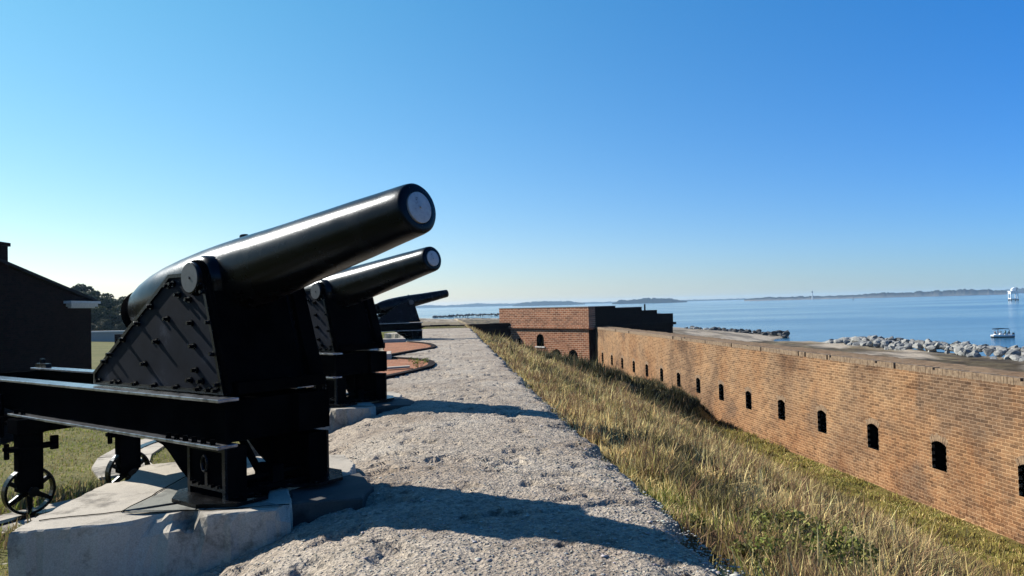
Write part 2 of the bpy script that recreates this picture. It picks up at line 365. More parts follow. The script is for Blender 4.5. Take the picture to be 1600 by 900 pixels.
# ------------------------------------------------------------------ the lie of the land
SEA = -8.0; FLOOR = -4.84; WALLX = 15.0; WALLTOP = -.56
def xe(Y): return 1.75 + .0245 * (Y - 4.5) + .20 * np.exp(-np.maximum(np.asarray(Y, float) - 3.5, 0) / 2.2)
def shore_poly():
    pts = [(74, -200), (74, 60), (75, 118), (69, 134)]
    for px, py in ((1240, 541), (1203, 537), (1212, 530), (1235, 526.5), (1180, 519.5), (1100, 514.5), (1040, 510)):
        p = P(px, py, SEA); pts.append((p.x, p.y))
    pts += [(80, 380), (62, 455), (45, 491), (26, 515), (-5, 640), (-150, 690), (-900, 700), (-4000, 700), (-4000, -200)]
    return np.array(pts, float)
SH = shore_poly()
def signed_dist(x, y):
    x = np.asarray(x, float); y = np.asarray(y, float)
    d = np.full(x.shape, 1e9); ins = np.zeros(x.shape, bool); n = len(SH)
    for k in range(n):
        ax, ay = SH[k]; bx, by = SH[(k + 1) % n]; dx, dy = bx - ax, by - ay
        t = np.clip(((x - ax) * dx + (y - ay) * dy) / (dx * dx + dy * dy), 0, 1)
        d = np.minimum(d, np.hypot(x - ax - t * dx, y - ay - t * dy))
        c = ((ay > y) != (by > y)) & (x < (bx - ax) * (y - ay) / (by - ay + 1e-12) + ax); ins ^= c
    return np.where(ins, d, -d)
def height(X, Y):
    X, Y = np.broadcast_arrays(np.asarray(X, float), np.asarray(Y, float))
    n1 = fbm(X * .35, Y * .35, 3) - .5; n2 = fbm(X * 1.7, Y * 1.7, 5) - .5
    d = X - xe(Y)
    near = np.interp(d, [0, .25, 1.5, 4, 8, 10.3, 11.8, 14], [-.30, -.36, -.62, -1.65, -3.65, -4.6, -4.80, FLOOR])
    far = np.interp(d, [0, .4, 4, 8, 10, 10.6, 11.7, 13], [-.25, -.40, -1.45, -2.85, -3.35, -3.6, -4.78, FLOOR])
    far2 = np.interp(d, [0, .4, 4, 8, 11, 13], [-.25, -.55, -2.6, -4.0, -4.4, -4.5])
    far = far + (far2 - far) * sstep(Y, 46, 60)
    yl = np.maximum(36.0, 50.8 - 2.1 * d) + (fbm(X * .5, Y * .1, 9) - .5) * 2.0      # the fold in the bank
    k = sstep(Y - yl, -1.2, .9)
    bank = near + (far - near) * k + .25 * np.exp(-((Y - yl - 1.6) / 1.6) ** 2) * sstep(d, 3, 6) * sstep(-d, -13, -11) + n1 * .35 * sstep(d, .5, 4) * sstep(-d, -13.5, -9) + n2 * .10 * sstep(d, .1, .8)
    left = -.70 + n2 * .03
    left = left + (-4.2 - left) * sstep(-X, 7.6, 12.5)
    left = left + 1.1 * sstep(-X + Y * .3, 60, 130) * sstep(-X, 12, 30)
    Z = np.where(X > -1.2, bank, left)
    Z = np.where((X > -1.2) & (d <= 0), -.70 + .35 * sstep(X, -1.2, -.4), Z)
    Z = Z + (np.maximum(Z, -.62 + n2 * .1 + .22 * np.exp(-((X - 1.2) / 1.0) ** 2 - ((Y - 66) / 6) ** 2)) - Z) * sstep(Y, 57, 59) * (d <= 0) * (X > -8)
    # past the end of the fort
    e = sstep(Y, 77.0, 77.5) * sstep(X, -40, -20)
    Z = Z + (-6.6 + n1 * .3 - Z) * e
    o = sstep(X, 15.6, 16.0)
    Z = Z + (-5.9 + .25 * sstep(X, 30, 58) + n1 * .5 + n2 * .2 - Z) * o
    sdv = signed_dist(X, Y)
    cap = SEA + np.where(sdv > 0, np.where((Y < 128) & (X > 16), .22, .075) * sdv, .15 * sdv)
    cap = np.maximum(cap, -9.6)
    far_z = (sdv < 60) | (X > 16)
    Z = np.where(far_z, np.minimum(Z, cap), Z)
    return Z
def lerp(a, b, t): return a + (b - a) * t[..., None]
C = lambda *c: np.array(c, float)
xs = np.concatenate([[-3900, -2500, -1500, -900, -600, -400, -300, -220, -170, -130, -100, -80, -65, -50], np.arange(-40, -13, 1.5), np.arange(-13, -1.3, .35), np.arange(-1.25, 16.3, .2), np.arange(17, 96, 1.0), [98, 102, 108, 115, 130]])
ys = np.concatenate([[-60, -40, -25], np.arange(-15, 3, 1.0), np.arange(3, 30, .25), np.arange(30, 80, .3), np.arange(80, 290, 2.0), np.arange(292, 740, 12.0)])
GX, GY = np.meshgrid(xs, ys); GZ = height(GX, GY)
n1 = fbm(GX * .8, GY * .8, 21); n0 = fbm(GX * .12, GY * .12, 31)
T = np.zeros(GX.shape + (3,)); T[:] = C(.10, .075, .035)                                   # bank soil and thatch
T = lerp(T, np.broadcast_to(C(.14, .10, .045), T.shape), sstep(n1, .4, .6))
dd = GX - xe(GY)
T = np.where((dd > 9.5)[..., None], lerp(np.broadcast_to(C(.17, .15, .035), T.shape), np.broadcast_to(C(.26, .20, .06), T.shape), sstep(n1, .4, .6)), T)
lawn = lerp(np.broadcast_to(C(.15, .155, .04), T.shape), np.broadcast_to(C(.22, .20, .07), T.shape), sstep(n1, .4, .65))
T = np.where((GX < -1.2)[..., None], lawn, T)
sdv = signed_dist(GX, GY)
out_ = (GX > 15.6) | (GY > 77.3)
brn = lerp(np.broadcast_to(C(.19, .14, .085), T.shape), np.broadcast_to(C(.29, .23, .13), T.shape), sstep(n1, .4, .6))
sand = np.broadcast_to(C(.52, .44, .34), T.shape)
T = np.where((out_ & (GX > -25))[..., None], brn, T)
wr = fbm(GX * .9, GY * .12, 77, 4); T = np.where((out_ & (GX > 16))[..., None], T * (1 - .65 * sstep(wr, .52, .62))[..., None], T)
san = sstep(-sdv, -16, -9) * out_ * (GX < 500)
san = np.maximum(san, sstep(n0, .53, .58) * ((GX > 45) & (GX < 66) & (GY < 120)))
spit = P(1120, 524, -7.6); san = np.maximum(san, ((GY > 128) & (GX > 50) & (GY < 330)) * (.35 + .65 * sstep(n0, .45, .55)))
san = np.maximum(san, ((GY > 400) & (n0 > .5)) * .8)
T = lerp(T, sand, san)
T = lerp(T, np.broadcast_to(C(.16, .13, .10), T.shape), sstep(-sdv, -1.5, .5) * out_)
wr2 = fbm(GX * .5, GY * .07, 78, 4); T = np.where((out_ & (GX > 16))[..., None], T * (1 - .5 * sstep(wr2, .54, .60))[..., None], T)
ground = tag(grid_mesh('ground', GX, GY, GZ, GROUND, T), kind='structure')

# ---- sea
wb = MB(); wb.add([(-7000, -2000, SEA), (7000, -2000, SEA), (7000, 7000, SEA), (-7000, 7000, SEA)], [(0, 1, 2, 3)])
tag(wb.build('water', WATER), kind='structure')

# ---- the rough path on top of the rampart
def path_z(X, Y):
    base = np.interp(X, [-3.2, -1.9, -1.1, -.5, .0, 1.2, 1.75], [-.92, -.47, -.19, -.07, -.04, -.04, -.06])
    flat = np.interp(X, [-3.2, -2.2, -1.6, 0, 1.75], [-.2, -.10, -.06, -.04, -.06]); base = base + (flat - base) * sstep(Y, 15.5, 18)
    r = np.hypot(X, Y)
    z = base + (fbm(X * 1.3, Y * 1.3, 41) - .5) * .035
    am = np.clip(1.6 - r / 25, .25, 1)
    z = z + (fbm(X * 7, Y * 7, 42, 3) - .5) * .026 * am
    f = fbm(X * 24, Y * 24, 43, 3)
    z = z + (f - .5) * .024 * am
    pit = fbm(X * 3.3, Y * 4.5, 47, 3)
    z = z - .045 * sstep(pit, .64, .74)
    for yc, sl, x0, x1, dp in ((6.15, .18, .2, 1.9, .05), (8.6, -.05, -.4, 1.9, .025), (16.2, .03, -1, 2.2, .03), (23.8, .02, -1, 2.3, .04), (31, .02, -1, 2.6, .04), (38, .02, -1, 2.8, .05), (46, 0, -1, 3, .05)):
        yy = yc + sl * X + (fbm(X * 2.2, X * 0 + yc, 51) - .5) * .5
        wd = .025 + .0016 * yc
        z = z - dp * np.exp(-((Y - yy) / wd) ** 2) * (X > x0) * (X < x1)
    return z
yl_ = [3.3]
while yl_[-1] < 59: yl_.append(yl_[-1] + max(.022, .0045 * yl_[-1] ** 1.15))
yl_ = np.array(yl_)
u = np.linspace(0, 1, 230)
PX = []; PY = []
e_j = (fbm(yl_ * 1.6, yl_ * 0, 61) - .5) * .36 + (fbm(yl_ * 7, yl_ * 0, 62) - .5) * .16
lef = np.interp(yl_, [3, 6.4, 16.5, 18], [-3.0, -2.9, -2.6, -1.75]); lef = lef + (fbm(yl_ * 1.2, yl_ * 0 + 4, 63) - .5) * .3
rgt = xe(yl_) + e_j
PXg = lef[:, None] + (rgt - lef)[:, None] * u[None, :]; PYg = np.repeat(yl_[:, None], len(u), 1)
PZg = path_z(PXg, PYg)
edge = np.clip((rgt[:, None] - PXg) / .10, 0, 1); PZg = PZg - .05 * (1 - edge) ** 2 - .03 * (1 - np.clip((rgt[:, None] - PXg) / .35, 0, 1)) * fbm(PXg * 9, PYg * 9, 64)
# skirt down on the right
PXg = np.concatenate([PXg, PXg[:, -1:] + .03, PXg[:, -1:] + .05], 1); PYg = np.concatenate([PYg, PYg[:, -1:], PYg[:, -1:]], 1)
PZg = np.concatenate([PZg, PZg[:, -1:] - .12, PZg[:, -1:] - .6], 1)
tag(grid_mesh('path', PXg, PYg, PZg, PATH, smooth=False), kind='structure')

# ------------------------------------------------------------------ long detached brick wall with loopholes
def slot_outline(w, h, rise, seg=8):
    """closed outline from the lower left round: flat sill, straight jambs, low arch"""
    pts = [(-w / 2, 0), (w / 2, 0), (w / 2, h - rise)]
    rr = (w * w / 4 + rise * rise) / (2 * rise); cz = h - rr; a0 = math.asin(w / 2 / rr)
    for k in range(1, seg): a = a0 - 2 * a0 * k / seg; pts.append((rr * math.sin(a), cz + rr * math.cos(a)))
    pts.append((-w / 2, h - rise)); return pts
def face_with_holes(u0, u1, z0, z1, holes, place, ztop=None):
    """a flat face (u,z) with arched holes; returns verts, faces. holes = (uc, zsill, w, h, rise), apart in u"""
    V = []; F = []
    def q(*pts):
        o = len(V); V.extend(place(*p) for p in pts); F.append(tuple(range(o, o + len(pts))))
    cur = u0
    for uc, zs, w_, h_, ri in sorted(holes):
        a, b = uc - w_ / 2, uc + w_ / 2
        q((cur, z0), (a, z0), (a, z1), (cur, z1))
        if zs > z0: q((a, z0), (b, z0), (b, zs), (a, zs))
        arc = slot_outline(w_, h_, ri)[2:]
        top = [(uc + p[0], zs + p[1]) for p in arc]
        for i in range(len(top) - 1):
            q(top[i + 1], top[i], (top[i][0], z1), (top[i + 1][0], z1))
        cur = b
    q((cur, z0), (u1, z0), (u1, z1), (cur, z1)); return V, F
def recess(parent, name, uc, zs, w_, h_, ri, place3, depth, mats, seg=8):
    """lining of an opening: jambs, sill and arch going back, closed with a dark back"""
    o = [(uc + p[0], zs + p[1]) for p in slot_outline(w_, h_, ri, seg)]; n = len(o)
    V = [place3(a, b, .004) for a, b in o] + [place3(uc + (a - uc) * 2.6, zs + h_ / 2 + (b - zs - h_ / 2) * 1.5, depth) for a, b in o]
    F = [(i, (i + 1) % n, (i + 1) % n + n, i + n) for i in range(n)]
    m = MB(); m.add(V, F, 0); m.add(V[n:], [tuple(range(n))], 1)
    if len(mats) > 2:
        arc = o[2:]
        for i in range(len(arc) - 1):
            (xa, za), (xb, zb_) = arc[i], arc[i + 1]; cx_ = uc; cz_ = zs + h_ - .75
            def outp(x_, z_, k_): v_ = Vector((x_ - cx_, z_ - cz_)).normalized() * k_; return (x_ + v_.x, z_ + v_.y)
            tx = .012 * (1 if xa > xb else -1); L_ = .2 + random.uniform(-.03, .03); pr = random.uniform(-.012, -.003)
            q_ = [(xa - tx * .5, za), (xb + tx * .5, zb_), outp(xb + tx * .5, zb_, L_), outp(xa - tx * .5, za, L_)]
            m.add([place3(a, b, pr) for a, b in q_] + [place3(a, b, .02) for a, b in q_], [(0, 1, 2, 3), (0, 1, 5, 4), (1, 2, 6, 5), (2, 3, 7, 6), (3, 0, 4, 7)], 2)
        for sd_ in (-1, 1):
            z_ = zs + .01
            while z_ < zs + h_ - ri - .05:
                xa = uc + sd_ * (w_ / 2 + .01); xb = uc + sd_ * (w_ / 2 - random.uniform(.004, .022))
                V2 = [place3(xa, z_, -.003), place3(xb, z_, -.003), place3(xb, z_ + .085, -.003), place3(xa, z_ + .085, -.003), place3(xa, z_, .1), place3(xb, z_, .1), place3(xb, z_ + .085, .1), place3(xa, z_ + .085, .1)]
                m.add(V2, [(0, 1, 2, 3), (4, 5, 6, 7), (0, 1, 5, 4), (1, 2, 6, 5), (2, 3, 7, 6)], 2); z_ += .2
    return m.build(name, mats, parent)
Y0 = -25.0; Y1 = 70.2
first = 19.0
slot_d = []
wallr = empty('loopholed_wall', (WALLX, 20, FLOOR))
tag(wallr, 'long tan brick wall pierced by a row of arched loopholes beside the grassy ditch', 'wall')
m = MB()
ycs = []
for px in (1467,):
    dpt = 15 / ((( px - 800) / 1200 + .1083) * .994); yc0 = dpt * .994 - (px - 800) / 1200 * dpt * .108 + .27
yc = yc0 - 3.43 * 9
while yc < Y1 - 2: ycs.append(yc); yc += 3.43
holes = [(c, -3.6, .68, .86, .11) for c in ycs]
V, F = face_with_holes(Y0, Y1, FLOOR - .4, WALLTOP - .19, holes, lambda a, b: (WALLX, a, b)); m.add(V, F, 0)
m.box((WALLX + .9, Y0, FLOOR - 3), (WALLX + 1.6, Y1, WALLTOP - .18), 0)
m.box((WALLX + .01, Y0, WALLTOP - .6), (WALLX + .9, Y1, WALLTOP - .19), 0)
for ob in m.f: pass
wb_ = m.build('brickwork', BR_WALL, wallr); wb_.location = (0, 0, 0)
wb_.matrix_parent_inverse = Matrix.Translation((-WALLX, -20, -FLOOR))
for c in ycs:
    r_ = recess(wallr, 'loophole', c, -3.6, .68, .86, .11, lambda a, b, dp: (WALLX + dp, a, b), .85, [DARK, DARK, JAMB])
    r_.matrix_parent_inverse = Matrix.Translation((-WALLX, -20, -FLOOR))
# coping: a worn course of upright bricks, uneven along the top
m = MB(); y = Y0; 
while y < Y1:
    wd = .115 if y > 8 else 1.0
    wd = .115 if y < 45 and y > 8 else (1.0 if y <= 8 else .23)
    h = WALLTOP + random.uniform(-.012, .006); f = random.uniform(-.005, .005)
    if random.random() < .03: h -= random.uniform(.04, .1)
    if random.random() < .03: y += wd; continue
    m.box((WALLX + f, y + .003, WALLTOP - .2), (WALLX + .25, min(y + wd - random.choice((.002, .002, .002, .003, .012)), Y1), h), 0); y += wd
cp = m.build('coping', COPE, wallr); cp.matrix_parent_inverse = Matrix.Translation((-WALLX, -20, -FLOOR))
gx = np.linspace(WALLX + .2, WALLX + 1.62, 9); gy = np.concatenate([np.arange(Y0, 8, 1.0), np.arange(8, Y1, .2), [Y1]])
AX, AY = np.meshgrid(gx, gy); AZ = WALLTOP - .02 + (fbm(AX * 3, AY * 3, 71) - .4) * .09
AZ[:, 0] = WALLTOP - .06; AZ[:, -1] -= .15
tp = grid_mesh('wall_top', AX, AY, AZ, BR_WALLTOP, smooth=True); tp.parent = wallr; tp.matrix_parent_inverse = Matrix.Translation((-WALLX, -20, -FLOOR))

# ------------------------------------------------------------------ brick bastion at the end of the wall
def C2W(cx, d): a = R(6.2); return (cx * math.cos(a) + d * math.sin(a), -cx * math.sin(a) + d * math.cos(a))
bc = Vector(C2W(6.83, 69.5)); e1 = Vector(C2W(-1.3, 79.0)) - bc; L1 = e1.length; e1.normalize(); e2 = Vector((e1.y, -e1.x))
if e2.x < 0: e2 = -e2
L2 = 12.2
bas = empty('brick_bastion', (bc.x, bc.y, FLOOR), math.atan2(e1.y, e1.x))   # local +X runs back-left along the sunlit face
# the shaded face runs along local -Y
def bl(x, y, z): return (x, -y, z - FLOOR)
ZT = 1.27; ZC = -.62
m = MB()
wins = [(L1 * (1 - (843 - 780) / 138.0) * 1.0 - .1, -2.2, 1.0, 1.25, .45), (L1 * .36 - .25, -4.0, 1.2, 1.35, .5), (L1 * .165, -4.0, 1.2, 1.35, .5)]
wins[0] = (6.5, -2.45, 1.05, 1.2, .42)
V, F = face_with_holes(0, L1, FLOOR - .6, ZC, wins, lambda a, b: bl(a, 0, b)); m.add(V, F, 0)
ins = .5
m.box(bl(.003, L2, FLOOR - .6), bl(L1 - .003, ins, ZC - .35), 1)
fb = MB()
fb.m = []
# remaining three faces, parapet
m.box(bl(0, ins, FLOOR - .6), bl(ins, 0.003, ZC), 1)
m.box(bl(L1 - ins, ins, FLOOR - .6), bl(L1, 0.003, ZC), 0)
m.build('walls', [BR_RED, BR_SHADE], bas)  # face away from the sun takes the brick with shade in its colour
m = MB()
m.box(bl(-.1, .8, ZC + .16), bl(L1 + .06, -.06, ZT), 0)
m.build('parapet', BR_RED, bas)
m = MB()
tops = [(0.8, 3.6, ZT), (3.6, 7.4, ZT - .18), (7.4, 9.7, ZT - .5), (9.7, L2, ZT - .9)]
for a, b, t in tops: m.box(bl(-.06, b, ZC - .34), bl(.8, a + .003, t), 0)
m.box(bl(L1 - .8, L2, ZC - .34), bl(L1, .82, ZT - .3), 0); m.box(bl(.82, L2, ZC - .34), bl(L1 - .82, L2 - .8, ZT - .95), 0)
m.build('rear_parapet', BR_SHADE, bas)
m = MB()
m.box(bl(-.16, .55, ZC + .1), bl(L1 + .1, -.14, ZC + .157), 0); m.box(bl(-.2, .6, ZC - .09), bl(L1 + .1, -.2, ZC + .097), 0); m.box(bl(-.12, .5, ZC - .2), bl(L1 + .1, -.1, ZC - .093), 0)
m.box(bl(-.24, L2 + .25, ZC - .12), bl(.1, .62, ZC + .12), 1)
m.build('cornice', [BR_RED, BR_SHADE], bas)
m = MB(); m.box(bl(-.1, .86, ZT + .003), bl(L1 + .1, -.1, ZT + .05), 0); m.box(bl(-.1, 3.62, ZT + .003), bl(.85, .87, ZT + .045), 0); m.box(bl(-.1, 7.42, ZT - .177), bl(.85, 3.63, ZT - .13), 0)
m.box(bl(.85, L2 - .8, ZT - .9), bl(L1 - .85, .9, ZT - .85), 0); m.build('coping', STUCCO, bas)
for wv in wins: recess(bas, 'arched_opening', *wv, lambda a, b, dp: bl(a, dp, b), .45, [DARK, DARK])
m = MB(); m.box(bl(wins[0][0] - .7, .05, wins[0][1] - .12), bl(wins[0][0] + .7, -.08, wins[0][1] - .004)); m.build('sill', STONE, bas)
m = MB(); m.tube(bl(.4, 8.4, ZT - .6), bl(.4, 8.4, ZT + .1), .08, seg=8); m.build('vent_pipe', DARK, bas)
m = MB(); m.box(bl(9.4, .01, -2.5), bl(9.7, -.012, -1.75)); m.build('slit_window', DARK, bas)
tag(bas, 'red brick bastion with a cornice and arched openings ending the long wall', 'bastion')

# low dark wall closing the far end of the rampart
m = MB(); x = -30.0
while x < 12.0:
    m.box((x, 77.3, -7.4), (x + 2.0, 78.1, -.22 + random.uniform(-.04, .04)), 0); x += 2.003
tag(m.build('end_parapet_wall', BR_SHADE), 'low dark brick parapet crossing the far end of the path', 'wall')

# ------------------------------------------------------------------ the cannon
GROT = R(90 - 133.2)
T1 = Vector((*C2W(-2.63, 7.44), 0))
gunM = Matrix.Translation(T1) @ Matrix.Rotation(GROT, 4, 'Z')
gunMi = gunM.inverted()
def on_side(px, py, yl):
    """point of the gun's own vertical side plane (local y = yl) seen at a photo pixel -> local x, z"""
    o = gunMi @ Vector((0, 0, EYE)); d = gunMi.to_3x3() @ (CM @ Vector(((px - 800) / 1200, -(py - 450) / 1200, -1)))
    t = (yl - o.y) / d.y; p = o + d * t; return p.x, p.z
ELEV = R(10.3); BORE = 1.99
YC = .46
gun = empty('coastal_cannon', T1, GROT)
def MG(s=0): return Matrix.Translation((0, 0, BORE)) @ Matrix.Rotation(-ELEV, 4, 'Y')
prof = [(-1.86, .10), (-1.83, .17), (-1.76, .235), (-1.66, .285), (-1.5, .322), (-1.3, .350), (-1.05, .368), (-.75, .374), (-.4, .371), (-.1, .360), (.2, .344), (.45, .326), (.7, .308), (.95, .292), (1.2, .279), (1.5, .262), (1.8, .246), (2.1, .226), (2.38, .210), (2.425, .203), (2.44, .19)]
pr2 = []
for (a, ra), (b, rb) in zip(prof[:-1], prof[1:]): pr2 += [(a + (b - a) * k / 3, ra + (rb - ra) * k / 3) for k in range(3)]
pr2.append(prof[-1])
m = MB(); m.lathe(pr2 + [(2.44, .134), (2.41, .13)], MG(), 72)
o = smooth_angle(m.build('barrel', BLACK, gun), 50)
tr = BORE - .02
m = MB()
for s_ in (-1, 1):
    m.lathe([(0, .21), (.38, .21), (.42, .18), (.43, .145), (.52, .145), (.525, .138)], Matrix.Translation((0, 0, tr)) @ Matrix.Rotation(R(90 * s_), 4, 'Z'), 40)
o = smooth_angle(m.build('trunnion', BLACK, gun), 40)
for s_ in (-1, 1):
    m = MB(); m.lathe([(.5255, .134), (.532, .134)], Matrix.Translation((0, 0, tr)) @ Matrix.Rotation(R(90 * s_), 4, 'Z'), 40)
    m.lathe([(.532, .012), (.542, .012)], Matrix.Translation((0, 0, tr)) @ Matrix.Rotation(R(90 * s_), 4, 'Z'), 10); m.build('trunnion_face', WORN, gun)
m = MB(); m.lathe([(2.405, .126), (2.452, .126), (2.456, .118)], MG(), 48); m.lathe([(2.456, .01), (2.47, .01)], MG(), 8); o = smooth_angle(m.build('muzzle_plug', PLUG, gun), 30)
m = MB(); m.lathe([(-1.90, .24), (-1.86, .262), (-1.74, .262), (-1.70, .25)], MG(), 48); m.tube(MG() @ Vector((-1.9, 0, 0)), MG() @ Vector((-2.06, 0, 0)), .09, .07, 16); smooth_angle(m.build('breech_ring', IRON, gun))
m = MB(); m.tube(MG() @ Vector((.14, 0, .33)), MG() @ Vector((.14, 0, .368)), .03, .022, 10); m.tube(MG() @ Vector((.14, 0, .362)), MG() @ Vector((.14, 0, .378)), .045, .04, 12); m.build('sight_stud', BLACK, gun)
# cheeks of the upper carriage
ck = [on_side(152, 577, -YC), on_side(266, 437, -YC), on_side(321, 434, -YC), on_side(352, 628, -YC), on_side(155, 602, -YC)]
ZR = .90                                # top of the chassis rails
ck = [(-2.0, ZR + .14), (-.45, 2.02), (.12, 2.02), (.44, ZR + .015), (-2.0, ZR + .015)]
def offs(pts, d):
    n = len(pts); cx = sum(p[0] for p in pts) / n; cz = sum(p[1] for p in pts) / n; res = []
    for i in range(n):
        a = Vector(pts[i - 1]); b = Vector(pts[i]); c = Vector(pts[(i + 1) % n])
        n1_ = Vector((-(b - a).y, (b - a).x)).normalized(); n2_ = Vector((-(c - b).y, (c - b).x)).normalized()
        if n1_.dot(Vector((cx, cz)) - b) < 0: n1_ = -n1_
        if n2_.dot(Vector((cx, cz)) - b) < 0: n2_ = -n2_
        bi = (n1_ + n2_).normalized(); res.append(tuple(b + bi * d / max(.3, bi.dot(n1_))))
    return res
bolt_px = [(468,190),(500,178),(535,248),(603,278),(688,178),(700,228),(358,322),(464,402),(615,428),(733,422),(275,430),(396,546),(630,576),(760,625),(183,533),(101,628),(68,672),(320,688),(645,728),(610,792),(30,800),(122,812),(155,816),(262,830),(385,840),(525,855),(665,865),(683,800),(735,878),(778,878),(790,820)]
for s_ in (-1, 1):
    m = MB(); m.prism(ck, s_ * (YC - .035), s_ * YC); m.build('cheek', PLATE, gun, bevel=.004)
    rim = MB(); inn = offs(ck, .035); n = len(ck)
    for i in range(n):
        a, b = ck[i], ck[(i + 1) % n]; c, d = inn[(i + 1) % n], inn[i]
        rim.prism([a, b, c, d], s_ * (YC - .07), s_ * (YC + .022))
    rim.build('cheek_rim', BLACK, gun)
    m = MB()    # trunnion bearing
    m.lathe([(.42, .165), (YC + .015, .165)], Matrix.Translation((0, 0, tr)) @ Matrix.Rotation(R(90 * s_), 4, 'Z'), 32); m.build('trunnion_bearing', IRON, gun)
    for bx, by in bolt_px:
        lx, lz = on_side(150 + bx / 4.09, 400 + by / 4.09, -YC)
        if lz < ZR + .05: lz = ZR + .05
        bm_ = MB(); bm_.tube((lx, s_ * YC, lz), (lx, s_ * (YC + .02), lz), .032, .03, 10); bm_.tube((lx, s_ * (YC + .018), lz), (lx, s_ * (YC + .06), lz), .021, .018, 6)
        bm_.build('bolt', BLACK, gun)
# front of the upper carriage: closed plate and stiffeners
m = MB()
fp = [(.12, 2.01), (.44, ZR + .02), (.40, ZR + .02), (.08, 2.01)]
m.prism(fp, -YC + .07, YC - .07)
m.build('front_plate', IRON, gun)
for s_ in (-1, 1):
    m = MB(); m.prism([(.12, 2.0), (.44, ZR + .03), (.52, ZR + .03), (.17, 2.0)], s_ * (YC - .03), s_ * (YC + (.13 if s_ > 0 else .0))); m.build('front_stiffener', IRON, gun)
m = MB(); m.box((-1.5, -YC + .07, ZR + .03), (-.9, YC - .07, ZR + .35)); m.build('rear_transom', IRON, gun)
# elevating gear behind the breech
m = MB(); m.tube((-1.5, 0, ZR + .2), (-1.72, 0, 1.5), .05, .04, 12); m.tube((-1.62, -.25, 1.2), (-1.62, .25, 1.2), .03, seg=8); m.build('elevating_screw', BLACK, gun)
